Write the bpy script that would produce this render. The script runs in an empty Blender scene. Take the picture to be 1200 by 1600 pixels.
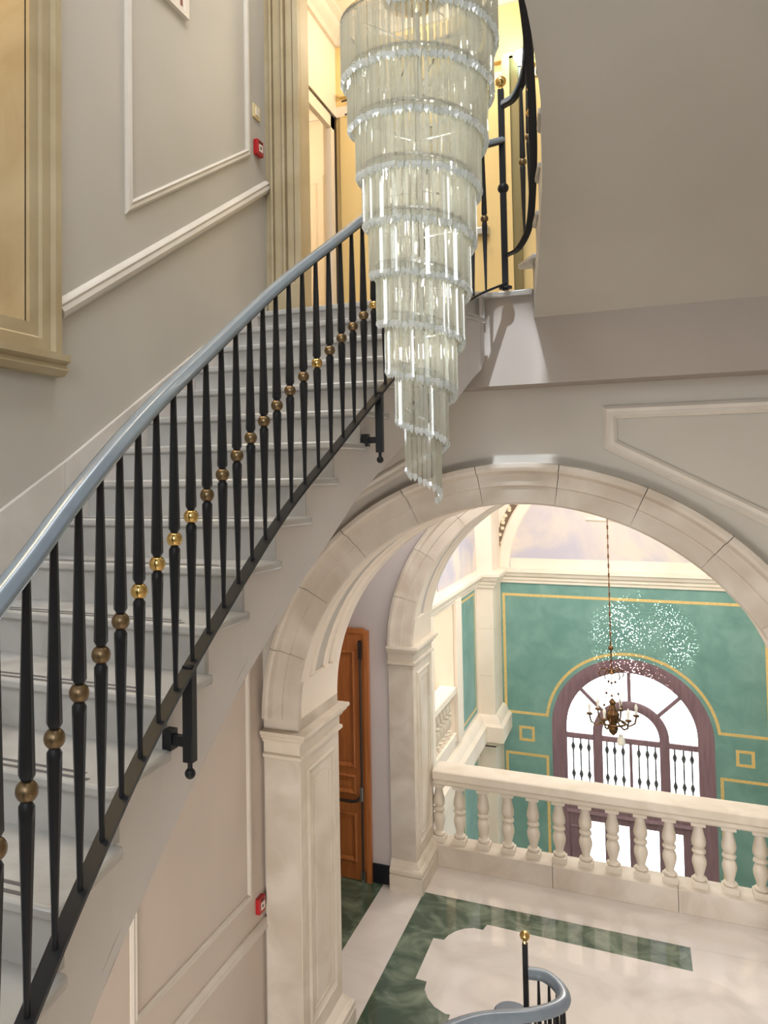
import bpy, bmesh, math, random
import numpy as np
from mathutils import Vector, Matrix
random.seed(7)
PI = math.pi
SC = bpy.context.scene
COL = SC.collection

# ------------------------------------------------------------------ camera, world, light, exposure
H = 4.4
FPX, PITCH, YAW, ROLL, CX, CY = 1246.228, 2.222, -25.042, -0.712, 413.648, 703.13
pi_, ya_, ro_ = math.radians(PITCH), math.radians(YAW), math.radians(ROLL)
Fv = Vector((math.sin(ya_)*math.cos(pi_), math.cos(ya_)*math.cos(pi_), math.sin(pi_)))
r_ = Fv.cross(Vector((0, 0, 1))).normalized(); u_ = r_.cross(Fv)
Rv = r_*math.cos(ro_) + u_*math.sin(ro_); Uv = -r_*math.sin(ro_) + u_*math.cos(ro_)
cd = bpy.data.cameras.new('camera'); cam = bpy.data.objects.new('camera', cd); COL.objects.link(cam)
M = Matrix.Identity(4)
for i in range(3):
    M[i][0] = Rv[i]; M[i][1] = Uv[i]; M[i][2] = -Fv[i]
M[2][3] = H
cam.matrix_world = M
cd.sensor_fit = 'VERTICAL'; cd.sensor_height = 36; cd.sensor_width = 36
cd.lens = FPX*36/1600; cd.shift_x = (600-CX)/1600; cd.shift_y = (CY-800)/1600
cd.clip_start = 0.02; cd.clip_end = 200
SC.camera = cam

SC.view_settings.view_transform = 'Standard'
try: SC.view_settings.look = 'None'
except Exception: pass
SC.view_settings.gamma = 1.0
SC.view_settings.use_curve_mapping = False
SC.view_settings.exposure = 0.0
SC.cycles.max_bounces = 14; SC.cycles.transparent_max_bounces = 48
SC.cycles.diffuse_bounces = 5; SC.cycles.glossy_bounces = 4; SC.cycles.transmission_bounces = 10
SC.cycles.caustics_reflective = False; SC.cycles.caustics_refractive = False
SC.cycles.sample_clamp_indirect = 6.0

W = bpy.data.worlds.new('sky'); SC.world = W; W.use_nodes = True
bg = W.node_tree.nodes['Background']
bg.inputs[0].default_value = (0.93, 0.97, 1.0, 1); bg.inputs[1].default_value = 5.0

def lamp(kind, name, loc, power, col, target=None, size=None, size_y=None, radius=None, spread=None, portal=False, spot=None):
    d = bpy.data.lights.new(name, kind); d.energy = power; d.color = col
    if size is not None: d.size = size
    if size_y is not None: d.shape = 'RECTANGLE'; d.size_y = size_y
    if radius is not None: d.shadow_soft_size = radius
    if spread is not None: d.spread = spread
    if portal: d.cycles.is_portal = True
    if spot: d.spot_size, d.spot_blend = spot
    o = bpy.data.objects.new(name, d); COL.objects.link(o); o.location = loc
    if target is not None:
        o.rotation_euler = (Vector(target)-Vector(loc)).to_track_quat('-Z', 'Y').to_euler()
    return o

DAY = (0.90, 0.95, 1.0); WARM = (1.0, 0.86, 0.64); SOFT = (1.0, 0.93, 0.88)
lamp('AREA', 'skylight_over_stairwell', (-1.0, 2.2, 10.5), 210, DAY, (-1.0, 2.2, 0), size=2.4, size_y=4.0)
lamp('AREA', 'tall_stair_window', (-0.3, -2.35, 5.6), 150, DAY, (-0.3, 3, 4.6), size=2.6, size_y=3.4)
lamp('SPOT', 'window_shaft_of_light', (-0.69, 2.2, 10.3), 3600, (0.82, 0.90, 1.0), (-0.70, 5.16, 5.10), radius=0.05, spot=(math.radians(4.2), 0.4))
lamp('AREA', 'lower_gallery_fill', (-0.6, -2.35, 1.3), 260, (1.0, 0.97, 0.93), (-0.6, 4, 2.0), size=3.0, size_y=2.0)  # added fill lamp, brightens the lower wall and arch
lamp('AREA', 'hall_window_portal', (-0.25, 16.4, -1.4), 1, (1, 1, 1), (-0.25, 0, -1.4), size=2.7, size_y=5.4, portal=True)
lamp('AREA', 'hall_vault_fill', (-0.3, 12.6, 5.3), 215, SOFT, (-0.3, 13.4, 0), size=2.5, size_y=2.5)  # fill lamp added to lift the hall from above
lamp('AREA', 'hall_far_wall_fill', (0.6, 10.6, 3.6), 35, SOFT, (-1.2, 15.9, 1.5), size=1.6, size_y=0.8)  # second added fill, aimed at the far hall wall
lamp('AREA', 'loggia_fill', (-4.0, 12.2, 2.3), 30, (1, 0.9, 0.76), (-2.75, 12.2, 0.8), size=1.2, size_y=0.8)  # fill lamp added behind the balcony opening
lamp('AREA', 'passage_light', (-0.7, 7.3, 4.9), 68, SOFT, (-0.7, 7.3, 0), size=2.4, size_y=1.2)
lamp('POINT', 'lobby_lamp', (-1.4, 6.3, 8.2), 48, WARM, radius=0.15)
lamp('POINT', 'side_room_lamp', (-3.7, 7.0, 7.9), 50, WARM, radius=0.15)
lamp('POINT', 'stair_head_fill', (-1.35, 4.3, 9.6), 42, WARM, radius=0.12)  # added warm fill for the stone jamb and upper left wall
lamp('AREA', 'niche_downlight', (-2.60, 2.1, 7.85), 30, (1, 0.74, 0.38), (-2.60, 2.1, 5), size=0.2, size_y=0.8)

# crystal sparkle on green wall, imitated by an added spot with dotted beam
sl = lamp('SPOT', 'added_sparkle_spot', (-0.2, 11.6, 2.9), 36000, (1.0, 0.86, 0.76), (-0.02, 15.92, 1.45), radius=0.0, spot=(math.radians(24), 1.0))
sl.data.use_nodes = True
nt = sl.data.node_tree; N = nt.nodes; L = nt.links; em = N['Emission']
ge = N.new('ShaderNodeNewGeometry')
vo = N.new('ShaderNodeTexVoronoi'); vo.inputs['Scale'].default_value = 140; L.new(ge.outputs['Incoming'], vo.inputs['Vector'])
no = N.new('ShaderNodeTexNoise'); no.inputs['Scale'].default_value = 9; no.inputs['Detail'].default_value = 3; L.new(ge.outputs['Incoming'], no.inputs['Vector'])
th = N.new('ShaderNodeMapRange'); th.inputs['From Min'].default_value = 0.36; th.inputs['From Max'].default_value = 0.62; th.inputs['To Min'].default_value = 0.04; th.inputs['To Max'].default_value = 0.29; L.new(no.outputs['Fac'], th.inputs['Value'])
lt = N.new('ShaderNodeMath'); lt.operation = 'LESS_THAN'; L.new(vo.outputs['Distance'], lt.inputs[0]); L.new(th.outputs['Result'], lt.inputs[1])
L.new(lt.outputs[0], em.inputs['Strength'])

# ------------------------------------------------------------------ materials
def srgb(r, g, b):
    f = lambda c: (c/255/12.92) if c/255 <= 0.04045 else ((c/255+0.055)/1.055)**2.4
    return (f(r), f(g), f(b), 1)
MATS = {}
def mat(name, c1, c2=None, rough=0.5, metal=0.0, scale=3.0, detail=5, dist=0.0, bump=0.0, bscale=40, ramp=(0.35, 0.65), coat=0.0, spec=0.5, stretch=None):
    m = bpy.data.materials.new(name); m.use_nodes = True
    nt = m.node_tree; N = nt.nodes; L = nt.links; b = N['Principled BSDF']
    b.inputs['Roughness'].default_value = rough; b.inputs['Metallic'].default_value = metal
    b.inputs['Specular IOR Level'].default_value = spec
    if coat: b.inputs['Coat Weight'].default_value = coat; b.inputs['Coat Roughness'].default_value = 0.08
    b.inputs['Base Color'].default_value = c1
    tc = N.new('ShaderNodeTexCoord'); src = tc.outputs['Object']
    if stretch:
        mp = N.new('ShaderNodeMapping'); mp.inputs['Scale'].default_value = stretch; L.new(src, mp.inputs['Vector']); src = mp.outputs['Vector']
    if c2 is not None:
        n = N.new('ShaderNodeTexNoise'); n.inputs['Scale'].default_value = scale; n.inputs['Detail'].default_value = detail
        n.inputs['Distortion'].default_value = dist; L.new(src, n.inputs['Vector'])
        r = N.new('ShaderNodeValToRGB'); r.color_ramp.elements[0].position = ramp[0]; r.color_ramp.elements[1].position = ramp[1]
        r.color_ramp.elements[0].color = c1; r.color_ramp.elements[1].color = c2
        L.new(n.outputs['Fac'], r.inputs['Fac']); L.new(r.outputs['Color'], b.inputs['Base Color'])
    if bump:
        n2 = N.new('ShaderNodeTexNoise'); n2.inputs['Scale'].default_value = bscale; n2.inputs['Detail'].default_value = 4; L.new(src, n2.inputs['Vector'])
        bp = N.new('ShaderNodeBump'); bp.inputs['Strength'].default_value = bump; bp.inputs['Distance'].default_value = 0.01
        L.new(n2.outputs['Fac'], bp.inputs['Height']); L.new(bp.outputs['Normal'], b.inputs['Normal'])
    MATS[name] = m
    return m
PAINT = mat('grey_wall_paint', srgb(194, 189, 180), srgb(188, 183, 174), 0.65, scale=1.2)
BEIGE = mat('beige_wall_paint', srgb(208, 195, 184), srgb(203, 190, 179), 0.6, scale=1.2)
STRINGP = mat('pale_string_paint', srgb(212, 207, 204), srgb(206, 201, 198), 0.5, scale=1.5)
LILAC = mat('lilac_wall_paint', srgb(202, 194, 193), srgb(197, 189, 188), 0.65, scale=1.2)
TRIM = mat('white_moulding_paint', srgb(216, 208, 198), srgb(210, 202, 191), 0.5, scale=6)
STONE = mat('cream_limestone', srgb(224, 214, 200), srgb(204, 192, 174), 0.55, scale=2.2, detail=8, dist=0.6, bump=0.05, bscale=60)
STONEG = mat('grey_limestone', srgb(212, 203, 191), srgb(192, 180, 165), 0.6, scale=2.4, detail=9, dist=0.9, bump=0.06, bscale=50)
WARMST = mat('ochre_limestone', srgb(188, 173, 142), srgb(170, 152, 118), 0.6, scale=2.2, detail=8, dist=0.7, bump=0.05, bscale=50)
PLASTER = mat('cream_plaster', srgb(238, 227, 213), srgb(232, 219, 203), 0.6, scale=1.5)
MARBLE = mat('white_marble', srgb(186, 184, 181), srgb(160, 157, 153), 0.22, scale=2.0, detail=9, dist=1.6, ramp=(0.45, 0.75))
FLOORM = mat('polished_white_marble', srgb(220, 213, 206), srgb(202, 194, 186), 0.05, scale=1.5, detail=8, dist=1.4, ramp=(0.45, 0.75), spec=0.9)
GREENM = mat('green_marble', srgb(60, 82, 68), srgb(126, 142, 122), 0.05, scale=2.6, detail=9, dist=1.8, ramp=(0.42, 0.74), spec=0.9)
IRON = mat('black_iron', srgb(28, 29, 33), rough=0.38, metal=0.0, spec=0.3)
RAILP = mat('blue_grey_handrail', srgb(128, 141, 152), srgb(120, 132, 145), 0.22, scale=8, coat=0.4)
BRONZE = mat('brushed_bronze', srgb(136, 116, 88), srgb(122, 104, 80), 0.34, metal=1.0, scale=30)
BRASS = mat('polished_brass', srgb(222, 190, 124), srgb(208, 174, 108), 0.14, metal=1.0, scale=20)
GREENW = mat('green_stucco', srgb(100, 144, 136), srgb(126, 166, 158), 0.55, scale=2.6, detail=10, dist=0.5, ramp=(0.3, 0.7), bump=0.03, bscale=90)
GOLD = mat('gold_paint', srgb(226, 198, 132), srgb(214, 182, 112), 0.45, scale=25)
PURPLE = mat('purple_brown_wood', srgb(140, 112, 120), srgb(124, 98, 106), 0.4, scale=3, stretch=(8, 8, 0.6))  # purple brown lightened to include the haze around the window
WOOD = mat('orange_brown_wood', srgb(190, 118, 62), srgb(162, 94, 46), 0.38, scale=3.2, detail=6, dist=1.2, stretch=(6, 6, 0.5), ramp=(0.3, 0.7))
DARKW = mat('dark_hardware', srgb(48, 36, 32), rough=0.35)
STEEL = mat('satin_steel', srgb(190, 188, 184), rough=0.3, metal=1.0)
RED = mat('red_plastic', srgb(176, 26, 30), rough=0.35)
IVORY = mat('ivory_plastic', srgb(226, 208, 158), rough=0.4)
WHITEP = mat('white_plastic', srgb(232, 222, 210), rough=0.4)
BLACKT = mat('black_skirting', srgb(26, 26, 32), rough=0.3)
YELLOWP = mat('honey_panel', srgb(232, 208, 150), srgb(226, 200, 140), 0.5, scale=1.0, stretch=(4, 4, 0.5))
OLIVE = mat('olive_metal', srgb(128, 116, 78), rough=0.4, metal=0.4)
STRIP = mat('dark_grip_strip', srgb(92, 90, 92), rough=0.5)
BLUED = mat('slate_blue_enamel', srgb(84, 96, 112), rough=0.3)
OLDBR = mat('old_bronze', srgb(126, 92, 58), srgb(86, 60, 40), 0.4, metal=0.8, scale=20)
CANDLE = mat('white_candle_glass', srgb(245, 240, 230), rough=0.3)

def glassy(name, tint, transp, gloss_rough, whiteness, scol):
    m = bpy.data.materials.new(name); m.use_nodes = True
    nt = m.node_tree; N = nt.nodes; L = nt.links; N.clear()
    out = N.new('ShaderNodeOutputMaterial')
    t = N.new('ShaderNodeBsdfTransparent'); t.inputs[0].default_value = tint
    g = N.new('ShaderNodeBsdfGlossy'); g.inputs['Roughness'].default_value = gloss_rough; g.inputs[0].default_value = (1, 1, 1, 1)
    d = N.new('ShaderNodeBsdfDiffuse'); d.inputs[0].default_value = scol
    tl = N.new('ShaderNodeBsdfTranslucent'); tl.inputs[0].default_value = scol
    a = N.new('ShaderNodeMixShader'); a.inputs[0].default_value = 0.5; L.new(d.outputs[0], a.inputs[1]); L.new(tl.outputs[0], a.inputs[2])
    lw = N.new('ShaderNodeLayerWeight'); fr = N.new('ShaderNodeMath'); fr.operation = 'POWER'; fr.inputs[1].default_value = 5.0; L.new(lw.outputs['Facing'], fr.inputs[0])
    b1 = N.new('ShaderNodeMixShader'); b1.inputs[0].default_value = whiteness; L.new(t.outputs[0], b1.inputs[1]); L.new(a.outputs[0], b1.inputs[2])
    mr = N.new('ShaderNodeMapRange'); mr.inputs['To Min'].default_value = 1-transp; mr.inputs['To Max'].default_value = 1.0
    L.new(fr.outputs[0], mr.inputs['Value'])
    b2 = N.new('ShaderNodeMixShader'); L.new(mr.outputs[0], b2.inputs[0]); L.new(b1.outputs[0], b2.inputs[1]); L.new(g.outputs[0], b2.inputs[2])
    L.new(b2.outputs[0], out.inputs[0]); MATS[name] = m
    return m
CRYSTAL = glassy('clear_crystal', (0.93, 0.95, 0.93, 1), 0.87, 0.05, 0.29, srgb(252, 248, 236))
CRYTIP = glassy('light_whitened_tip', (0.97, 1.0, 1.0, 1), 0.88, 0.06, 0.88, srgb(250, 254, 255))  # tips whitened to stand in for light gathering in the crystal
PANE = glassy('window_glass', (0.97, 0.98, 0.98, 1), 0.95, 0.02, 0.0, (1, 1, 1, 1))

def fresco_mat():
    m = mat('painted_sky_fresco', srgb(186, 182, 196), srgb(216, 204, 194), 0.6, scale=0.9, detail=8, dist=0.8, ramp=(0.42, 0.62))
    return m
FRESCO = fresco_mat()
def ornament_mat():
    m = bpy.data.materials.new('ornament_band'); m.use_nodes = True
    nt = m.node_tree; N = nt.nodes; L = nt.links; b = N['Principled BSDF']; b.inputs['Roughness'].default_value = 0.6
    tc = N.new('ShaderNodeTexCoord'); v = N.new('ShaderNodeTexVoronoi'); v.inputs['Scale'].default_value = 11
    r = N.new('ShaderNodeValToRGB'); r.color_ramp.interpolation = 'CONSTANT'
    r.color_ramp.elements[0].color = srgb(232, 214, 186); r.color_ramp.elements[1].color = srgb(112, 92, 70); r.color_ramp.elements[1].position = 0.42
    L.new(tc.outputs['Object'], v.inputs['Vector']); L.new(v.outputs['Distance'], r.inputs['Fac']); L.new(r.outputs['Color'], b.inputs['Base Color'])
    return m
ORNA = ornament_mat()
def poster_mat():
    m = bpy.data.materials.new('printed_poster'); m.use_nodes = True
    nt = m.node_tree; N = nt.nodes; L = nt.links; b = N['Principled BSDF']; b.inputs['Roughness'].default_value = 0.4
    tc = N.new('ShaderNodeTexCoord'); n = N.new('ShaderNodeTexNoise'); n.inputs['Scale'].default_value = 7
    r = N.new('ShaderNodeValToRGB'); r.color_ramp.elements[0].color = srgb(120, 44, 46); r.color_ramp.elements[1].color = srgb(190, 140, 130)
    r.color_ramp.elements[0].position = 0.4; r.color_ramp.elements[1].position = 0.6
    L.new(tc.outputs['Object'], n.inputs['Vector']); L.new(n.outputs['Fac'], r.inputs['Fac']); L.new(r.outputs['Color'], b.inputs['Base Color'])
    return m
POSTER = poster_mat()

# ------------------------------------------------------------------ mesh helpers
class MB:
    def __init__(s): s.v = []; s.f = []; s.mi = []; s.cur = 0
    def add(s, vs, fs):
        k = len(s.v); s.v += [tuple(p) for p in vs]
        s.f += [tuple(i+k for i in f) for f in fs]; s.mi += [s.cur]*len(fs); return s
    def box(s, x0, x1, y0, y1, z0, z1):
        vs = [(x, y, z) for x in (x0, x1) for y in (y0, y1) for z in (z0, z1)]
        return s.add(vs, [(0, 1, 3, 2), (4, 6, 7, 5), (0, 4, 5, 1), (2, 3, 7, 6), (0, 2, 6, 4), (1, 5, 7, 3)])
    def prism(s, poly, z0, z1):           # poly of (x, y)
        n = len(poly); vs = [(p[0], p[1], z0) for p in poly]+[(p[0], p[1], z1) for p in poly]
        return s.add(vs, [tuple(range(n))[::-1], tuple(range(n, 2*n))]+[(i, (i+1) % n, n+(i+1) % n, n+i) for i in range(n)])
    def prism_xz(s, poly, y0, y1):
        n = len(poly); vs = [(p[0], y0, p[1]) for p in poly]+[(p[0], y1, p[1]) for p in poly]
        return s.add(vs, [tuple(range(n)), tuple(range(n, 2*n))[::-1]]+[(i, (i+1) % n, n+(i+1) % n, n+i)[::-1] for i in range(n)])
    def prism_yz(s, poly, x0, x1):
        n = len(poly); vs = [(x0, p[0], p[1]) for p in poly]+[(x1, p[0], p[1]) for p in poly]
        return s.add(vs, [tuple(range(n)), tuple(range(n, 2*n))[::-1]]+[(i, (i+1) % n, n+(i+1) % n, n+i)[::-1] for i in range(n)])
    def sweep(s, path, prof, n, closed=False, pclosed=True):
        # profile (a, b): a along cross(n, tangent), b along n; mitred
        P = [Vector(p) for p in path]; n = Vector(n).normalized(); m = len(P); k = len(prof); vs = []
        for i in range(m):
            tp = (P[i]-P[i-1]) if (i > 0 or closed) else None
            tn = (P[(i+1) % m]-P[i]) if (i < m-1 or closed) else None
            sp = n.cross(tp).normalized() if tp is not None else None
            sn = n.cross(tn).normalized() if tn is not None else None
            if sp is None: mv = sn
            elif sn is None: mv = sp
            else: mv = (sp+sn)/(1+max(sp.dot(sn), -0.6))
            for a, b in prof: vs.append(P[i]+mv*a+n*b)
        fs = []
        for i in range(m if closed else m-1):
            j = (i+1) % m
            for q in range(k if pclosed else k-1):
                w = (q+1) % k; fs.append((i*k+q, i*k+w, j*k+w, j*k+q))
        if not closed and pclosed: fs += [tuple(range(k))[::-1], tuple((m-1)*k+q for q in range(k))]
        return s.add(vs, fs)
    def lathe(s, prof, seg=16, o=(0, 0, 0), ang=0.0):
        vs = []; fs = []; k = len(prof)
        for i in range(seg):
            a = 2*PI*i/seg+ang
            for r, z in prof: vs.append((o[0]+r*math.cos(a), o[1]+r*math.sin(a), o[2]+z))
        for i in range(seg):
            j = (i+1) % seg
            for q in range(k-1): fs.append((i*k+q, j*k+q, j*k+q+1, i*k+q+1))
        fs += [tuple(i*k for i in range(seg))[::-1], tuple(i*k+k-1 for i in range(seg))]
        return s.add(vs, fs)
    def tube(s, path, r, seg=8, closed=False):
        P = [Vector(p) for p in path]; m = len(P); vs = []; fs = []
        rr = r if isinstance(r, (list, tuple)) else [r]*m
        up = None
        for i in range(m):
            t = (P[min(i+1, m-1)]-P[max(i-1, 0)]) if not closed else (P[(i+1) % m]-P[i-1])
            t.normalize()
            if up is None: up = Vector((0, 0, 1)) if abs(t.z) < 0.9 else Vector((1, 0, 0))
            x = t.cross(up).normalized(); y = x.cross(t).normalized(); up = y
            for q in range(seg):
                a = 2*PI*q/seg; vs.append(P[i]+x*rr[i]*math.cos(a)+y*rr[i]*math.sin(a))
        for i in range(m if closed else m-1):
            j = (i+1) % m
            for q in range(seg):
                w = (q+1) % seg; fs.append((i*seg+q, i*seg+w, j*seg+w, j*seg+q))
        if not closed: fs += [tuple(range(seg))[::-1], tuple((m-1)*seg+q for q in range(seg))]
        return s.add(vs, fs)
    def sphere(s, c, r, seg=16, rings=10):
        prof = [(max(r*math.sin(PI*i/rings), 1e-5), -r*math.cos(PI*i/rings)) for i in range(rings+1)]
        return s.lathe(prof, seg, c)
    def mesh(s, name, mats, smooth=30):
        me = bpy.data.meshes.new(name); me.from_pydata(s.v, [], s.f)
        bm = bmesh.new(); bm.from_mesh(me); bmesh.ops.recalc_face_normals(bm, faces=bm.faces); bm.to_mesh(me); bm.free()
        for m in (mats if isinstance(mats, (list, tuple)) else [mats]): me.materials.append(m)
        for p, i in zip(me.polygons, s.mi): p.material_index = i
        if smooth:
            me.shade_smooth(); me.set_sharp_from_angle(angle=math.radians(smooth))
        me.update(); return me
    def build(s, name, mats, parent=None, smooth=30, bevel=0.0):
        o = bpy.data.objects.new(name, s.mesh(name, mats, smooth)); COL.objects.link(o)
        if parent is not None:
            o.parent = parent; w = wloc(parent); o.location = (-w[0], -w[1], -w[2])
        if bevel:
            b = o.modifiers.new('soft_edges', 'BEVEL'); b.width = bevel; b.segments = 2; b.limit_method = 'ANGLE'; b.angle_limit = math.radians(40)
        return o
def wloc(o):
    x, y, z = o.location
    if o.parent: a, b, c = wloc(o.parent); return (x+a, y+b, z+c)
    return (x, y, z)
def inst(name, me, parent, loc, rotz=0.0):
    o = bpy.data.objects.new(name, me); COL.objects.link(o); w = wloc(parent) if parent else (0, 0, 0)
    o.parent = parent; o.location = (loc[0]-w[0], loc[1]-w[1], loc[2]-w[2]); o.rotation_euler = (0, 0, rotz)
    return o
def tag(o, label=None, cat=None, group=None, kind=None):
    if label: o['label'] = label
    if cat: o['category'] = cat
    if group: o['group'] = group
    if kind: o['kind'] = kind
    return o
def empty(name, loc, label, cat, group=None, kind=None):
    o = bpy.data.objects.new(name, None); o.empty_display_size = 0.1; COL.objects.link(o); o.location = loc
    return tag(o, label, cat, group, kind)
def arc(xc, zc, R, y, a0=180.0, a1=0.0, n=32):
    return [(xc+R*math.cos(math.radians(a0+(a1-a0)*i/n)), y, zc+R*math.sin(math.radians(a0+(a1-a0)*i/n))) for i in range(n+1)]
def arch_wall(mb, x0, x1, z0, z1, xc, R, zs, y0, y1, n=40):
    mb.box(x0, xc-R, y0, y1, z0, zs); mb.box(xc+R, x1, y0, y1, z0, zs)
    xs = [x0]+[xc-R*math.cos(PI*i/n) for i in range(n+1)]+[x1]
    zz = [zs]+[zs+R*math.sin(PI*i/n) for i in range(n+1)]+[zs]
    for i in range(len(xs)-1):
        a, b = xs[i], xs[i+1]
        if b-a < 1e-6: continue
        za, zb = zz[i], zz[i+1]
        vs = [(a, y0, za), (b, y0, zb), (b, y0, z1), (a, y0, z1), (a, y1, za), (b, y1, zb), (b, y1, z1), (a, y1, z1)]
        mb.add(vs, [(0, 1, 2, 3), (7, 6, 5, 4), (0, 4, 5, 1), (3, 2, 6, 7)])
    return mb
def catmull(pts, per=8):
    P = [Vector(p) for p in pts]; out = []
    for i in range(len(P)-1):
        p0 = P[i-1] if i > 0 else P[0]*2-P[1]; p1 = P[i]; p2 = P[i+1]; p3 = P[i+2] if i+2 < len(P) else P[-1]*2-P[-2]
        for q in range(per):
            t = q/per
            out.append(0.5*((2*p1)+(-p0+p2)*t+(2*p0-5*p1+4*p2-p3)*t*t+(-p0+3*p1-3*p2+p3)*t*t*t))
    out.append(P[-1]); return out
def along(path, step, start=0.0):
    out = []; d = start; acc = 0.0
    for a, b in zip(path[:-1], path[1:]):
        L = math.hypot(b.x-a.x, b.y-a.y)
        while d <= acc+L and L > 0:
            t = (d-acc)/L; out.append((a.lerp(b, t), math.atan2(b.y-a.y, b.x-a.x))); d += step
        acc += L
    return out

# ------------------------------------------------------------------ fixed dimensions
XA, PW, YF, PT, YI, ZS, RF, RE = -2.261, 0.274, 5.356, 0.818, 8.541, 2.59, 1.557, 1.826
ZC = ZS+0.083; XCF = XA+RF
XWU, XWL = -2.38, -2.56
ZL = 5.57
RIS = 0.165
def zstep(k): return 4.4+RIS*(k-6.93)

# ------------------------------------------------------------------ structure: stairwell
b = MB()
NY0, NY1, NZ0, NZ1 = 1.55, 2.67, 5.10, 8.0
b.box(-2.95, XWU, -2.5, NY0, 2.5, 10.6); b.box(-2.95, XWU, NY1, 5.36, 4.0, 10.6)
b.box(-2.95, XWU, NY0, NY1, 2.5, NZ0); b.box(-2.95, XWU, NY0, NY1, NZ1, 10.6); b.box(-2.95, -2.78, NY0, NY1, NZ0, NZ1)
b.box(-2.95, XWU, 2.6, 5.36, 3.6, 4.1)
tag(b.build('wall_left', PAINT, smooth=0), 'grey painted stairwell wall with a lit niche, above the marble stairs', 'wall', kind='structure')
b = MB(); b.box(-2.95, XWL, -2.5, 5.42, -0.1, 4.2)
tag(b.build('wall_left_lower', BEIGE, smooth=0), 'pale wall under the stairs with a long moulded panel', 'wall', kind='structure')
b = MB(); b.box(-2.95, 1.6, -2.75, -2.5, -0.1, 10.7)
tag(b.build('wall_back', PAINT, smooth=0), 'plain grey stairwell wall behind the viewpoint', 'wall', kind='structure')
b = MB(); b.box(1.3, 1.6, -2.5, 5.36, -0.1, 10.7)
tag(b.build('wall_right', PAINT, smooth=0), 'plain grey stairwell wall on the side of the upper flight', 'wall', kind='structure')
b = MB(); b.box(-2.95, 1.6, -2.75, 5.36, 10.6, 10.8)
tag(b.build('ceiling', PAINT, smooth=0), 'plain ceiling high over the stairwell', 'ceiling', kind='structure')
b = MB(); b.box(-2.38, 1.3, -2.5, 0.62, 2.62, 2.76)
tag(b.build('floor_half_landing', MARBLE, smooth=0), 'white marble half landing at the foot of the visible flight', 'floor', kind='structure')
# wall with the big front arch
b = MB(); arch_wall(b, -2.95, 1.6, -0.1, 4.98, XCF, RF+0.03, ZC, 5.40, 6.13)
tag(b.build('wall_arch', PAINT, smooth=20), 'lilac grey wall pierced by the big front stone arch', 'wall', kind='structure')
# landing slab + fascia
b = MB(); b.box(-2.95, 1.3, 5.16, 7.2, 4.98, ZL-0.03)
SHADEFASC = mat('shade_toned_fascia', srgb(168, 159, 151), srgb(162, 153, 145), 0.65, scale=1.2)  # fascia base colour darkened in place of shade
land = tag(b.build('floor_landing', SHADEFASC, smooth=0), 'upper landing slab with a plain grey fascia above the arch', 'floor', kind='structure')
b = MB()
b.prism([(-2.36, 4.95), (-1.67, 4.97), (-0.98, 5.0), (-0.88, 5.05), (-0.82, 5.10), (-0.76, 5.125), (-0.56, 5.13), (-0.52, 5.30), (1.3, 5.30), (1.3, 7.2), (-2.36, 7.2)], ZL-0.035, ZL)
b.build('landing_paving', MARBLE, land, smooth=0, bevel=0.008)
b = MB(); b.prism([(-2.37, 4.98), (-1.67, 5.0), (-0.98, 5.03), (-0.90, 5.08), (-0.85, 5.13), (-0.85, 5.2), (-2.37, 5.2)], 5.38, ZL-0.034); b.build('landing_riser', MARBLE, land, smooth=0)

# ------------------------------------------------------------------ left flight of steps
YR = {-3: 0.37, -2: 0.66, -1: 0.94, 0: 1.22, 1: 1.515, 2: 1.806, 3: 2.096, 4: 2.374, 5: 2.664, 6: 2.919, 7: 3.172, 8: 3.406, 9: 3.688, 10: 3.938, 11: 4.20, 12: 4.45, 13: 4.70, 14: 5.02}
YLf = {-3: 0.33, -2: 0.62, -1: 0.90, 0: 1.18, 1: 1.47, 2: 1.80, 3: 2.10, 4: 2.40, 5: 2.63, 6: 2.85, 7: 3.07, 8: 3.32, 9: 3.58, 10: 3.83, 11: 4.09, 12: 4.38, 13: 4.67, 14: 4.97}
XEY = [0.3, 1.2, 1.515, 1.806, 2.096, 2.374, 2.664, 2.919, 3.172, 3.406, 3.688, 3.938, 4.2, 4.45, 4.7, 4.84, 5.03]
XEX = [-1.08, -1.19, -1.234, -1.282, -1.309, -1.316, -1.319, -1.297, -1.265, -1.225, -1.185, -1.14, -1.10, -1.05, -0.97, -0.90, -0.83]
def XE(y): return float(np.interp(y, XEY, XEX))
stairs = empty('staircase', (-1.8, 0.7, 2.76), 'white marble staircase flight rising along the left wall', 'stairs')
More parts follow.
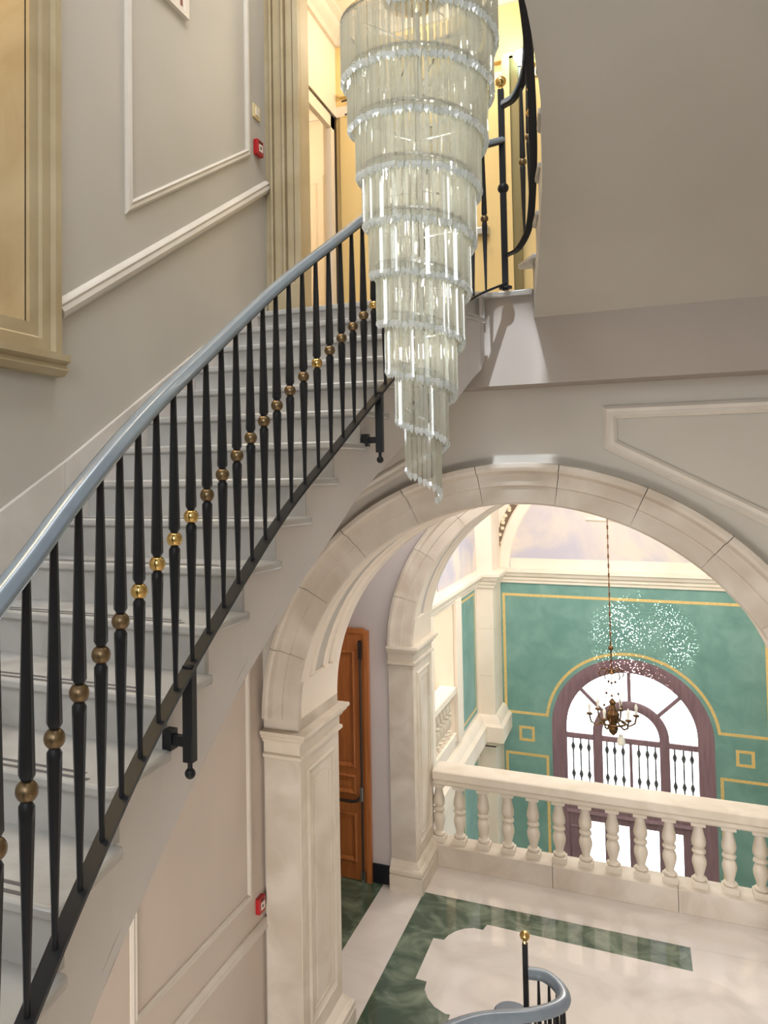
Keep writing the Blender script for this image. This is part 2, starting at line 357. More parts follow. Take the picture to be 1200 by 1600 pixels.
for k in range(-1, 14):
    z = zstep(k); y0, y1, l0, l1 = YR[k], YR[k+1], YLf[k], YLf[k+1]
    b = MB()
    ends = [(XE(y0+(y1-y0)*t), y0+(y1-y0)*t) for t in (0.0, 0.35, 0.7, 1.05)]
    ends[0] = (ends[0][0], y0-0.015)
    poly = [(-2.37, l0-0.03), ((-2.37+ends[0][0])/2, (l0+y0)/2-0.03)]
    poly += [(ends[0][0]-0.02, y0-0.03)] + ends + [(-2.37, l1+0.03)]
    b.prism(poly, z-0.034, z)
    tr = b.build('tread', MARBLE, stairs, smooth=30, bevel=0.009)
    b = MB(); x1 = XE(y0)-0.028
    b.prism([(-2.37, l0), (x1, y0), (x1, y0+0.03), (-2.37, l0+0.03)], z-RIS-0.002, z-0.033)
    b.build('riser', MARBLE, tr, smooth=0)
    if k <= 6:
        for off in (0.022, 0.058):
            b = MB(); xa, xb = -2.28, XE(y0)-0.085-off
            f = lambda x: l0+(y0-l0)*(x+2.37)/(XE(y0)+2.37)
            b.prism([(xa, f(xa)+off-0.03), (xb, f(xb)+off-0.03), (xb, f(xb)+off-0.016), (xa, f(xa)+off-0.016)], z-0.004, z+0.0012)
            b.build('grip_strip', STRIP, tr, smooth=0)
# string (side face of the flight) and soffit
ZBY = [0.3, 1.2, 1.675, 1.882, 2.09, 2.315, 2.559, 2.865, 3.118, 3.397, 3.623, 3.866, 4.164, 4.5, 4.75, 4.9, 5.1, 5.3]
ZBZ = [2.18, 2.72, 3.035, 3.15, 3.27, 3.425, 3.585, 3.78, 3.958, 4.147, 4.295, 4.43, 4.573, 4.70, 4.85, 4.99, 5.12, 5.2]
def ZB(y): return float(np.interp(y, ZBY, ZBZ))
b = MB()
def strip(b, ya, yb, ztop, m=4):
    for q in range(m):
        p, r = ya+(yb-ya)*q/m, ya+(yb-ya)*(q+1)/m
        xp, xr = XE(p)-0.03, XE(r)-0.03
        zp, zr = ZB(p), ZB(r)
        vs = [(xp, p, zp), (xr, r, zr), (xr, r, ztop), (xp, p, ztop), (xp-0.12, p, zp), (xr-0.12, r, zr), (xr-0.12, r, ztop), (xp-0.12, p, ztop)]
        b.add(vs, [(0, 1, 2, 3), (7, 6, 5, 4), (0, 4, 5, 1), (3, 2, 6, 7)])
for k in range(-1, 14): strip(b, YR[k]+0.0, YR[k+1], zstep(k)-0.033)
strip(b, YR[14], 5.20, ZL-0.036, 6)
b.build('string', STRINGP, stairs, smooth=25)
b = MB()
ys = np.linspace(0.5, 5.3, 40)
for p, r in zip(ys[:-1], ys[1:]):
    vs = [(-2.37, p, ZB(p)), (XE(p)-0.03, p, ZB(p)), (XE(r)-0.03, r, ZB(r)), (-2.37, r, ZB(r))]
    vs += [(x, y, z+0.05) for x, y, z in vs]
    b.add(vs, [(0, 3, 2, 1), (4, 5, 6, 7)])
b.build('soffit', LILAC, stairs, smooth=25)
b = MB()
sk = [(1.1, 3.55), (1.8, 3.93), (2.49, 4.287), (2.9, 4.497), (3.4, 4.774), (4.055, 5.14), (4.9, 5.60), (5.16, 5.72)]
for q0, q1 in ((0, 3), (3, 5), (5, 7)):
    seg = [(y + (0.0025 if k == 0 else 0), z) for k, (y, z) in enumerate(sk[q0:q1+1])]
    b = MB(); b.prism_yz(seg+[(seg[-1][0], seg[-1][1]-0.45), (seg[0][0], seg[0][1]-0.45)], XWU+0.001, XWU+0.022); b.build('wall_skirting', FLOORM, stairs, smooth=0, bevel=0.003)

# ------------------------------------------------------------------ left wall mouldings, niche, wall fittings
RAILP_ = [(-0.045, 0), (-0.045, 0.012), (-0.030, 0.030), (-0.012, 0.036), (0.010, 0.030), (0.022, 0.034), (0.036, 0.026), (0.045, 0.012), (0.045, 0)]
PANP = [(-0.026, 0), (-0.026, 0.008), (-0.012, 0.020), (0.004, 0.016), (0.016, 0.022), (0.026, 0.012), (0.026, 0)]
trim_n = [0]
def trim(mb, label, m=TRIM, cat='moulding', smooth=30):
    trim_n[0] += 1
    return tag(mb.build('trim_%d' % trim_n[0], m, smooth=smooth), label, cat, kind='structure')
b = MB(); b.sweep([(XWU, 2.875, 5.19), (XWU, 5.165, 6.52)], RAILP_, (1, 0, 0)); trim(b, 'sloping white dado rail following the stairs on the left wall')
b = MB(); b.sweep([(XWU, 3.437, 9.6), (XWU, 3.437, 5.84), (XWU, 4.865, 6.66), (XWU, 4.865, 9.6)], PANP, (1, 0, 0)); trim(b, 'white panel frame on the upper left wall around the framed print')
b = MB(); b.sweep([(XWL, 2.0, 1.185), (XWL, 5.37, 1.185)], RAILP_, (1, 0, 0)); trim(b, 'level white dado rail low on the wall under the stairs')
b = MB(); b.sweep([(XWL, 3.70, 1.475), (XWL, 5.13, 1.475), (XWL, 5.13, 3.6), (XWL, 3.70, 3.6)], PANP, (1, 0, 0), closed=True); trim(b, 'white panel frame on the wall under the stairs')
b = MB(); b.box(XWL, XWL+0.02, 0.5, 5.36, 0, 0.18)
tag(b.build('baseboard_left', MARBLE, smooth=0), 'marble baseboard along the wall under the stairs', 'baseboard', kind='structure')

nic = empty('wall_niche', (XWU, 2.1, 4.88), 'stone framed niche glowing warm yellow high on the left wall', 'niche', kind='structure')
b = MB(); FP = [(0.0, -0.02), (0.0, 0.020), (0.055, 0.020), (0.065, 0.034), (0.12, 0.034), (0.135, 0.052), (0.175, 0.052), (0.19, 0.04), (0.19, -0.02)]
b.sweep([(XWU, NY0, NZ1), (XWU, NY0, NZ0), (XWU, NY1, NZ0), (XWU, NY1, NZ1)], [(-a, c) for a, c in FP], (1, 0, 0), closed=True)
b.build('frame', WARMST, nic)
b = MB(); b.sweep([(XWU, 1.36, 4.915), (XWU, 2.865, 4.915)], [(-0.035, 0), (-0.035, 0.05), (-0.01, 0.075), (0.015, 0.06), (0.03, 0.085), (0.06, 0.085), (0.06, 0)], (1, 0, 0))
b.build('sill_moulding', WARMST, nic)
b = MB()
NB = -2.74
b.box(-2.79, NB, NY0, NY1, NZ0, NZ1); b.box(NB, XWU-0.005, NY0-0.01, NY0+0.005, NZ0, NZ1); b.box(NB, XWU-0.005, NY1-0.005, NY1+0.01, NZ0, NZ1); b.box(NB, XWU, NY0, NY1, NZ0-0.01, NZ0+0.004)
b.build('recess_lining', WARMST, nic, smooth=0)

fp = empty('framed_print', (XWU+0.012, 3.7, 7.15), 'white framed red print hanging on the upper left wall', 'picture')
b = MB(); b.sweep([(XWU, 3.30, 7.16), (XWU, 4.05, 7.16), (XWU, 4.05, 8.2), (XWU, 3.30, 8.2)], [(0.0, 0.0), (0.0, 0.026), (0.03, 0.026), (0.03, 0.0)], (1, 0, 0), closed=True); b.build('frame', WHITEP, fp, smooth=0)
b = MB(); b.box(XWU+0.001, XWU+0.008, 3.32, 4.03, 7.18, 8.18); b.build('mat_board', WHITEP, fp, smooth=0)
b = MB(); b.box(XWU+0.006, XWU+0.011, 3.40, 3.93, 7.28, 8.08); b.box(XWU+0.006, XWU+0.010, 3.975, 4.0, 7.22, 7.36); b.build('print', POSTER, fp, smooth=0)

def call_point(x, y, z, label):
    t = empty('fire_call_point', (x, y, z), label, 'alarm', 'red fire alarm call points')
    b = MB(); b.box(x, x+0.035, y-0.05, y+0.05, z-0.055, z+0.055); b.build('housing', RED, t, smooth=0, bevel=0.006)
    b = MB(); b.box(x+0.033, x+0.038, y-0.024, y+0.03, z-0.03, z+0.022); b.build('glass_window', WHITEP, t, smooth=0)
    b = MB(); b.box(x+0.036, x+0.040, y-0.014, y+0.004, z-0.012, z+0.006); b.box(x+0.034, x+0.0385, y-0.02, y+0.02, z+0.032, z+0.042); b.build('mark', DARKW, t, smooth=0)
call_point(XWU, 5.015, 6.745, 'red fire alarm call point on the upper wall beside the stone door jamb')
call_point(XWL, 5.275, 1.36, 'red fire alarm call point low on the wall under the stairs')
t = empty('light_switch', (XWU, 5.01, 7.0), 'ivory switch plate above the upper red alarm point', 'switch')
b = MB(); b.box(XWU, XWU+0.012, 4.955, 5.065, 6.955, 7.055); b.build('plate', IVORY, t, smooth=0, bevel=0.004)
b = MB(); b.box(XWU+0.011, XWU+0.018, 4.985, 5.035, 6.975, 7.035); b.build('rocker', WHITEP, t, smooth=0)

# ------------------------------------------------------------------ stone arches
def archway(name, label, xc, R, zc, y0, depth, xl, band, baseh):
    A = empty(name, (xc, y0, 0), label, 'arch', kind='structure')
    xa = xc-R
    prof = [(0, -0.05), (0, 0.0), (0.012, 0.012), (0.115, 0.012), (0.122, 0.026), (0.196, 0.026), (0.204, 0.040), (0.216, 0.062), (0.236, 0.070), (0.262, 0.066), (band, 0.05), (band, -0.05)]
    nb = 11
    for j in range(nb):
        a0, a1 = 180-180*j/nb-0.03, 180-180*(j+1)/nb+0.03
        b = MB(); b.sweep(arc(xc, zc, R, y0, a0, a1, 24), prof, (0, -1, 0))
        b.build('voussoir', STONEG, A)
    # reveal under the arch: flat bands, groove, raised middle panel
    d = depth
    def rev(r0, a0, a1, prof, m, nm, n=28):
        b = MB(); b.sweep(arc(xc, zc, R, y0, a0, a1, n), [(-p, q) for p, q in prof], (0, -1, 0)); return b.build(nm, m, A)
    plain = [(0, 0), (0, -d), (-0.06, -d), (-0.06, 0)]
    panel = [(0, 0), (0, -0.15), (-0.03, -0.165), (-0.035, -0.20), (-0.012, -0.235), (-0.012, -0.30), (-0.035, -0.315), (-0.035, -d+0.315), (-0.012, -d+0.30), (-0.012, -d+0.235), (-0.035, -d+0.20), (-0.03, -d+0.165), (0, -d+0.15), (0, -d), (-0.06, -d), (-0.06, 0)]
    rev(R, 180, 170, plain, PLASTER, 'reveal_end'); rev(R, 10, 0, plain, PLASTER, 'reveal_end')
    rev(R, 170, 10, panel, PLASTER, 'reveal_panel', 44)
    if zc > ZS:
        for sx in (-1, 1):
            x = xc+sx*R
            b = MB(); b.box(min(x, x+sx*band), max(x, x+sx*band), y0-0.01, y0+d, ZS-0.02, zc); b.build('springer', STONEG, A, smooth=0)
    # piers with imposts
    for sx in (-1, 1):
        pier = MB()
        x0 = xc+sx*R; x1 = xc+sx*(R+xl)
        pier.box(min(x0, x1), max(x0, x1), y0, y0+d, 0, ZS-0.02)
        P = pier.build('pier', STONEG, A, smooth=0, bevel=0.004)
        cap = [(0.0, 0.0), (0.075, 0.0), (0.078, -0.025), (0.062, -0.034), (0.055, -0.055), (0.036, -0.068), (0.030, -0.085), (0.012, -0.090), (0.010, -0.165), (0.030, -0.175), (0.030, -0.198), (0.012, -0.208), (0.0, -0.22), (-0.05, -0.22), (-0.05, 0.0)]
        bas = [(-0.05, 0.0), (0.085, 0.0), (0.085, 0.16), (0.07, 0.165), (0.082, 0.185), (0.080, 0.215), (0.062, 0.235), (0.046, 0.24), (0.036, 0.262), (0.014, 0.285), (0.0, 0.30), (-0.05, 0.30)]
        path = [(x1, y0, 0), (x0, y0, 0), (x0, y0+d, 0), (x1, y0+d, 0)]
        for nm, pf, zz in (('impost', cap, ZS), ('base', bas, 0.0)):
            b = MB(); b.sweep([(p[0], p[1], zz) for p in path], [(sx*a, c) for a, c in pf], (0, 0, 1)); b.build(nm, STONE, A)
        # panel on the inner face
        b = MB(); yy0, yy1, zz0, zz1 = y0+0.16, y0+d-0.16, 0.46, ZS-0.33
        pts = [(x0, yy0, zz0), (x0, yy1, zz0), (x0, yy1, zz1), (x0, yy0, zz1)]
        pf = [(-0.03, 0), (-0.03, 0.010), (-0.012, 0.022), (0.004, 0.012), (0.03, 0.004), (0.055, 0.012), (0.065, 0.012), (0.065, 0)]
        b.sweep(pts, [(a if sx > 0 else a, c) for a, c in pf], (-sx, 0, 0), closed=True)
        b.box(min(x0, x0-sx*0.012), max(x0, x0-sx*0.012), yy0+0.11, yy1-0.11, zz0+0.11, zz1-0.11)
        b.build('pier_panel', STONE, A)
        b = MB(); b.box(min(x0, x0-sx*0.006), max(x0, x0-sx*0.006), y0+0.004, y0+d-0.004, 0.3, ZS-0.2); b.build('pier_face', STONE, A, smooth=0)
    return A
archway('stone_archway', 'big front stone arch opening from the stairwell to the passage', XCF, RF, ZC, YF, PT, PW, RE-RF, 0.3)
RI = 1.75; XCI = XA+RI
archway('stone_archway', 'second stone arch beyond the passage, framing the balustrade', XCI, RI, ZS-0.02, YI, PT, PW, RE-RF, 0.3)
# arch wall panel mouldings
BIGP = [(-0.04, 0), (-0.04, 0.012), (-0.02, 0.03), (0.0, 0.022), (0.022, 0.03), (0.04, 0.014), (0.04, 0)]
for s_, lab in ((1, 'white angled panel frame on the arch wall under the upper flight'), (-1, 'white angled panel frame beside the arch behind the stair string')):
    f = lambda x: XCF+s_*(x-XCF)
    pts = [(f(-0.15), 5.40, 4.80), (f(-0.15), 5.40, 4.60), (f(0.70), 5.40, 4.13), (f(1.0), 5.40, 3.6), (f(1.22), 5.40, 3.6), (f(1.22), 5.40, 4.80)]
    b = MB(); b.sweep(pts if s_ > 0 else pts[::-1], BIGP, (0, -1, 0), closed=True); trim(b, lab)

# ------------------------------------------------------------------ passage and gallery floor
fl = empty('floor', (-0.7, 7, 0), 'polished white and green marble floor of the gallery', 'floor', kind='structure')
b = MB(); b.box(-5.2, 2.6, -2.5, 9.5, -0.12, -0.004); b.build('subfloor', STONEG, fl, smooth=0)
T0, T1 = -0.02, 0.0
def slab(nm, poly, m, z1=T1):
    b = MB(); b.prism(poly, T0, z1); return b.build(nm, m, fl, smooth=0)
XS, XG = -2.63, -2.19
slab('border_slab', [(XS, 3.0), (XG, 3.0), (XG, 5.8), (XS, 5.8)], FLOORM); slab('border_slab', [(XS, 5.803), (XG, 5.803), (XG, 8.0), (XS, 8.0)], FLOORM)
slab('border_slab', [(XS, 8.003), (XG, 8.003), (XG, 9.5), (XS, 9.5)], FLOORM)
slab('green_slab', [(-5.2, 5.9), (XS, 5.9), (XS, 8.54), (-5.2, 8.54)], GREENM)
GY1, GY0 = 8.56, 8.17
xs = [XG, -0.95, 0.31]
slab('gallery_border', [(XG, GY1+.002), (2.6, GY1+.002), (2.6, 9.5), (XG, 9.5)], FLOORM)
# the white field with notched corner and its green surround
def qcorner(cx, cy, r, a0, a1, n=10): return [(cx+r*math.cos(math.radians(a0+(a1-a0)*i/n)), cy+r*math.sin(math.radians(a0+(a1-a0)*i/n))) for i in range(n+1)]
outline = [(0.3215, 8.16), (-1.47, 8.19), (-1.49, 8.08)] + [(-1.58, 8.075), (-1.66, 8.03), (-1.73, 7.95), (-1.78, 7.85), (-1.80, 7.76)] + [(-1.90, 7.75), (-1.90, 7.07), (-1.80, 7.07), (-1.79, 6.95), (-1.74, 6.85), (-1.66, 6.76), (-1.56, 6.71), (-1.52, 6.715), (-1.52, 6.60), (-1.85, 6.30), (-1.85, 4.0), (0.3215, 4.0)]
slab('white_field', outline, FLOORM, 0.001)
slab('green_band', [(XG+.002, GY0-0.25), (-0.95, GY0-0.25), (-0.95, GY1), (XG+.002, GY1)], GREENM, -0.0005); slab('green_band', [(-0.948, GY0-0.25), (0.32, GY0-0.25), (0.32, GY1), (-0.948, GY1)], GREENM, -0.0005)
slab('green_band', [(XG+.002, 7.0), (-1.4, 7.0), (-1.4, GY0-0.253), (XG+.002, GY0-0.253)], GREENM, -0.0005); slab('green_band', [(XG+.002, 4.0), (-1.4, 4.0), (-1.4, 6.997), (XG+.002, 6.997)], GREENM, -0.0005)
slab('gallery_paving', [(0.322, 4.0), (2.6, 4.0), (2.6, GY1), (0.322, GY1)], FLOORM); slab('gallery_paving', [(XG, 1.0), (2.6, 1.0), (2.6, 3.998), (XG, 3.998)], FLOORM)
# passage shell
b = MB(); arch_wall(b, -5.2, 2.6, -0.1, 5.2, XCI, RI+0.03, ZS-0.02, YI+0.03, YI+PT-0.03)
tag(b.build('wall_gallery', LILAC, smooth=20), 'lilac wall around the second arch and wooden door', 'wall', kind='structure')
b = MB(); b.box(-5.4, -5.2, 5.4, 9.4, -0.1, 5.2); b.box(2.6, 2.8, 5.4, 9.6, -0.1, 5.2); b.box(-5.2, -2.9, 5.42, 6.1, -0.1, 5.2)
tag(b.build('wall_passage', LILAC, smooth=0), 'lilac end walls closing the passage between the two arches', 'wall', kind='structure')
b = MB(); b.box(-5.4, 2.8, 6.1, 9.4, 4.97, 5.1)
tag(b.build('ceiling_passage', PLASTER, smooth=0), 'plain ceiling over the passage between the arches', 'ceiling', kind='structure')
b = MB(); b.box(-2.75, XA-PW-0.02, YI+0.005, YI+0.03, 0, 0.20)
tag(b.build('baseboard_gallery', BLACKT, smooth=0), 'short black baseboard between the wooden door and the stone pier', 'baseboard', kind='structure')

# wooden door
D = empty('door_1', (-3.3, YI, 0), 'orange brown panelled wooden door with dark panic bar in the passage', 'door', kind='structure')
DX0, DX1, DZ = -3.86, -2.80, 2.70
b = MB(); b.box(DX0, DX1, YI-0.03, YI+0.02, 0.005, DZ); b.build('leaf', WOOD, D, smooth=0, bevel=0.004)
b = MB(); b.box(DX1, DX1+0.05, YI-0.045, YI+0.02, 0, DZ+0.03); b.box(DX0-.05, DX1, YI-0.045, YI+0.02, DZ, DZ+0.05); b.build('casing', WOOD, D, smooth=0)
DP = [(-0.0, 0), (0.0, 0.012), (0.015, 0.022), (0.035, 0.012), (0.05, 0.004), (0.05, 0)]
for z0, z1 in ((1.22, 2.50), (0.93, 1.14), (0.20, 0.73)):
    b = MB(); b.sweep([(-3.70, YI-0.03, z0), (-2.91, YI-0.03, z0), (-2.91, YI-0.03, z1), (-3.70, YI-0.03, z1)], DP, (0, -1, 0), closed=True)
    b.box(-3.62, -2.99, YI-0.04, YI-0.03, z0+0.08, z1-0.08); b.build('panel', WOOD, D)
b = MB(); b.tube([(-2.838, YI-0.055, 2.62), (-2.838, YI-0.055, 0.03)], 0.013, 8); b.box(-2.855, -2.82, YI-0.07, YI-0.03, 2.42, 2.62); b.build('vertical_rod', DARKW, D)
b = MB(); b.tube([(-3.75, YI-0.09, 0.87), (-2.95, YI-0.09, 0.87), (-2.89, YI-0.08, 0.88), (-2.85, YI-0.06, 0.93)], 0.018, 8); b.build('panic_bar', DARKW, D)
b = MB(); b.box(-2.855, -2.82, YI-0.085, YI-0.03, 0.88, 1.03); b.build('lock_case', STEEL, D, smooth=0, bevel=0.005)
b = MB(); b.box(-2.86, -2.815, YI-0.065, YI-0.03, 0.0, 0.12); b.build('floor_latch', STEEL, D, smooth=0)

# ------------------------------------------------------------------ stone balustrade
YB = 9.18
bal = empty('stone_balustrade', (-0.5, YB+0.15, 0), 'carved cream stone balustrade between the gallery and the green hall', 'balustrade')
for x0, x1 in ((-2.2, -0.95), (-0.947, 0.25), (0.253, 1.3)):
    b = MB(); b.box(x0, x1, YB, YB+0.32, 0.0, 0.235); b.build('plinth_block', STONEG, bal, smooth=0, bevel=0.005)
b = MB(); b.sweep([(-2.22, YB+0.16, 0), (1.3, YB+0.16, 0)], [(-0.13, 0.905), (-0.15, 0.925), (-0.15, 0.96), (-0.175, 0.985), (-0.18, 1.065), (-0.165, 1.075), (0.165, 1.075), (0.18, 1.065), (0.175, 0.985), (0.15, 0.96), (0.15, 0.925), (0.13, 0.905)], (0, 0, 1)); b.build('rail', STONE, bal)
BPROF = [(0.052, 0.06), (0.066, 0.075), (0.062, 0.095), (0.045, 0.105), (0.040, 0.125), (0.052, 0.17), (0.066, 0.225), (0.068, 0.26), (0.058, 0.30), (0.046, 0.318), (0.046, 0.325), (0.060, 0.335), (0.066, 0.352), (0.060, 0.370), (0.046, 0.380), (0.048, 0.388), (0.062, 0.41), (0.068, 0.44), (0.064, 0.48), (0.050, 0.54), (0.042, 0.585), (0.044, 0.60), (0.056, 0.612), (0.056, 0.62)]
b = MB(); b.lathe(BPROF, 14); b.box(-0.072, 0.072, -0.072, 0.072, 0.0, 0.062); b.box(-0.066, 0.066, -0.066, 0.066, 0.615, 0.672)
BME = b.mesh('baluster', STONE, 35)
for i in range(14): inst('baluster', BME, bal, (-2.225+0.268*i if i else -2.19, YB+0.16, 0.234))

# ------------------------------------------------------------------ entry hall
YW, XC = 15.92, -0.255
wf = MB(); arch_wall(wf, -3.0, 2.6, -4.3, 6.4, XC, 1.30, -0.23, YW, YW+0.35)
wallf = tag(wf.build('wall_far', GREENW, smooth=20), 'green stucco hall wall with gold lines around the arched window', 'wall', kind='structure')
def gold(pts, w=0.05, closed=False, par=None, n=(0, -1, 0)):
    b = MB(); b.sweep(pts, [(-w/2, -0.003), (-w/2, 0.004), (w/2, 0.004), (w/2, -0.003)], n, closed=closed); b.build('gold_band', GOLD, par or wallf, smooth=0)
g = 2.15; RG = 1.42
zt, zb = 2.17, -0.05
ath = math.degrees(math.asin((zb+0.23)/RG))
gold([(XC-g, YW, zb), (XC-g, YW, zt), (XC+g, YW, zt), (XC+g, YW, zb)]+arc(XC, -0.23, RG, YW, ath, 180-ath, 40), closed=True)
for sx in (-1, 1):
    q = XC+sx*1.78
    gold([(q-0.115, YW, -0.55), (q+0.115, YW, -0.55), (q+0.115, YW, -0.32), (q-0.115, YW, -0.32)], closed=True)
    gold([(XC+sx*g, YW, -3.6), (XC+sx*g, YW, -0.82), (XC+sx*1.42, YW, -0.82), (XC+sx*1.42, YW, -3.6)], closed=True)
# arched window
WN = empty('window_1', (XC, YW, -1.7), 'purple brown arched window flooding the green hall with daylight', 'window', kind='structure')
GR = 1.08
b = MB(); jam = [(XC-1.30, YW+0.06, -4.2)]+arc(XC, -0.23, 1.30, YW+0.06, 180, 0, 40)+[(XC+1.30, YW+0.06, -4.2)]
b.sweep(jam, [(0.0, 0.02), (0.0, 0.10), (-0.03, 0.11), (-0.20, 0.09), (-0.225, 0.07), (-0.225, -0.05), (0.0, -0.05)] if False else [(0.0, -0.05), (0.0, 0.05), (0.03, 0.062), (-0.0, 0.062), (-0.19, 0.04), (-0.225, 0.02), (-0.225, -0.05)], (0, -1, 0))
b.build('outer_frame', PURPLE, WN)
yw0, yw1 = YW+0.06, YW+0.13
b = MB(); ia = [(XC-0.55, yw0+0.03, -1.66), (XC-0.55, yw0+0.03, -0.30)]+arc(XC, -0.30, 0.55, yw0+0.03, 180, 0, 24)+[(XC+0.55, yw0+0.03, -1.66)]
b.sweep(ia, [(-0.08, -0.04), (-0.08, 0.03), (-0.05, 0.045), (0.05, 0.045), (0.08, 0.03), (0.08, -0.04)], (0, -1, 0)); b.build('inner_arch', PURPLE, WN)
for a in (42, 90, 138):
    c, s_ = math.cos(math.radians(a)), math.sin(math.radians(a))
    b = MB(); b.sweep([(XC+c*0.60, yw0+0.03, -0.30+s_*0.60), (XC+c*1.12, yw0+0.03, -0.26+s_*1.12)], [(-0.03, -0.03), (-0.03, 0.02), (0.03, 0.02), (0.03, -0.03)], (0, -1, 0)); b.build('spoke', PURPLE, WN, smooth=0)
for x0, x1 in ((XC-1.1, XC-0.62), (XC-0.48, XC+0.48), (XC+0.62, XC+1.1)):
    b = MB(); b.box(x0, x1, yw0+0.01, yw1, -0.44, -0.34); b.build('transom', PURPLE, WN, smooth=0, bevel=0.01)
b = MB(); b.box(XC-0.025, XC+0.025, yw0+0.01, yw1, -1.7, -0.43); b.build('mullion', PURPLE, WN, smooth=0)
def pane(poly):
    b = MB(); b.prism_xz(poly, yw1-0.025, yw1-0.020); b.build('pane', PANE, WN, smooth=0)
for a0, a1 in ((2, 42), (42, 90), (90, 138), (138, 178)):
    pane([(XC+0.58*math.cos(math.radians(a)), -0.30+0.58*math.sin(math.radians(a))) for a in np.linspace(a0, a1, 8)]+[(XC+1.10*math.cos(math.radians(a)), -0.26+1.10*math.sin(math.radians(a))) for a in np.linspace(a1, a0, 10)])
pane([(XC+0.5*math.cos(math.radians(a)), -0.34+0.5*math.sin(math.radians(a))) for a in np.linspace(0, 180, 14)])
for x0, x1 in ((-1.09, -0.6), (-0.5, 0.0), (0.0, 0.5), (0.6, 1.09)): pane([(XC+x0, -1.7), (XC+x1, -1.7), (XC+x1, -0.40), (XC+x0, -0.40)])
b = MB(); kz = (-0.62, -1.12)
pr = [(0.014, -1.68)]
for z in sorted(kz): pr += [(0.014, z-0.07), (0.022, z-0.055), (0.034, z-0.02), (0.04, z), (0.034, z+0.02), (0.022, z+0.055), (0.014, z+0.07)]
pr += [(0.014, -0.44)]
b.lathe(pr, 8); GME = b.mesh('iron_bar', IRON, 30)
for x in (-0.98, -0.85, -0.71, -0.40, -0.27, -0.13, 0.13, 0.27, 0.40, 0.71, 0.85, 0.98): inst('iron_bar', GME, WN, (XC+x, yw1+0.06, 0))
# hall door below the window
D2 = empty('door_2', (XC, YW, -4.2), 'purple brown glazed entrance door below the arched window', 'door', kind='structure')
b = MB(); b.box(XC-1.12, XC+1.12, yw0-0.01, yw1, -1.90, -1.66); b.sweep([(XC-1.1, yw0-0.01, -1.76), (XC+1.1, yw0-0.01, -1.76)], [(-0.03, 0), (-0.01, 0.04), (0.03, 0.02), (0.04, 0)], (0, -1, 0)); b.build('head_rail', PURPLE, D2, smooth=0)
for x0, x1 in ((-0.47, -0.34), (-0.06, 0.13), (0.42, 0.53), (-0.82, -0.74), (0.80, 0.82)):
    b = MB(); b.box(XC+x0, XC+x1, yw0, yw1, -4.2, -1.89); b.build('stile', PURPLE, D2, smooth=0, bevel=0.008)
for x0, x1 in ((-0.74, -0.47), (-0.34, -0.06), (0.13, 0.42), (0.53, 0.80)):
    b = MB(); b.box(XC+x0, XC+x1, yw1-0.03, yw1-0.022, -4.0, -1.89); b.build('pane', PANE, D2, smooth=0)
    b = MB(); b.box(XC+x0, XC+x1, yw0, yw1, -4.2, -3.95); b.build('bottom_rail', PURPLE, D2, smooth=0)
for sx in (-1, 1):
    x0, x1 = sorted((XC+sx*0.82, XC+sx*1.12))
    b = MB(); b.box(x0, x1, yw0, yw1, -4.2, -1.89); b.sweep([(x0+0.07, yw0, -3.9), (x1-0.07, yw0, -3.9), (x1-0.07, yw0, -2.02), (x0+0.07, yw0, -2.02)], DP, (0, -1, 0), closed=True); b.build('side_panel', PURPLE, D2)
# hall floor, left wall with loggia opening, right wall, vault
b = MB(); b.box(-5.0, 2.8, 9.3, 16.3, -4.4, -4.2); tag(b.build('floor_hall', FLOORM, smooth=0), 'marble floor of the entrance hall far below the balustrade', 'floor', kind='structure')
b = MB(); XL = -2.75
b.box(XL-0.3, XL, 9.3, 11.35, -4.3, 6.4); b.box(XL-0.3, XL, 12.9, YW+0.35, -4.3, 6.4); b.box(XL-0.3, XL, 11.35, 12.9, -4.3, 0.25); b.box(XL-0.3, XL, 11.35, 12.9, 2.42, 6.4)
wl = tag(b.build('wall_hall_left', PLASTER, smooth=0), 'cream hall wall with a balcony opening and green panels', 'wall', kind='structure')
def gpanel(y0, y1, z0, z1):
    b = MB(); b.box(XL, XL+0.008, y0, y1, z0, z1); b.build('green_panel', GREENW, wl, smooth=0)
    b = MB(); m = 0.10; b.sweep([(XL+0.008, y0+m, z0+m), (XL+0.008, y1-m, z0+m), (XL+0.008, y1-m, z1-m), (XL+0.008, y0+m, z1-m)], [(-0.02, -0.002), (-0.02, 0.004), (0.02, 0.004), (0.02, -0.002)], (1, 0, 0), closed=True); b.build('gold_band', GOLD, wl, smooth=0)
gpanel(13.42, 14.80, 0.18, 2.42); gpanel(13.42, 14.80, -3.2, -0.50)
b = MB(); b.box(XL, XL+0.06, 13.0, 13.34, 0.2, 2.45); b.box(XL, XL+0.06, 12.92, 13.0, 0.2, 2.45); b.box(XL, XL+0.06, 11.2, 11.36, 0.2, 2.45); b.build('opening_jamb', PLASTER, wl, smooth=0, bevel=0.01)
b = MB(); b.box(2.35, 2.6, 9.3, YW+0.35, -4.3, 6.4); tag(b.build('wall_hall_right', GREENW, smooth=0), 'green right hand wall of the entrance hall', 'wall', kind='structure')
b = MB(); b.box(-5.2, 2.8, 9.36, 9.5, -4.3, -0.13); tag(b.build('wall_hall_front', PLASTER, smooth=0), 'cream wall of the hall below the balustrade', 'wall', kind='structure')
b = MB(); b.box(-5.2, XL-0.3, 10.6, 13.4, -0.1, 0.2); b.box(-5.3, -5.2, 10.6, 13.4, 0, 3.2); b.box(-5.2, XL-0.3, 10.5, 10.6, 0, 3.2); b.box(-5.2, XL-0.3, 13.4, 13.5, 0, 3.2); b.box(-5.2, XL-0.3, 10.5, 13.5, 3.1, 3.2)
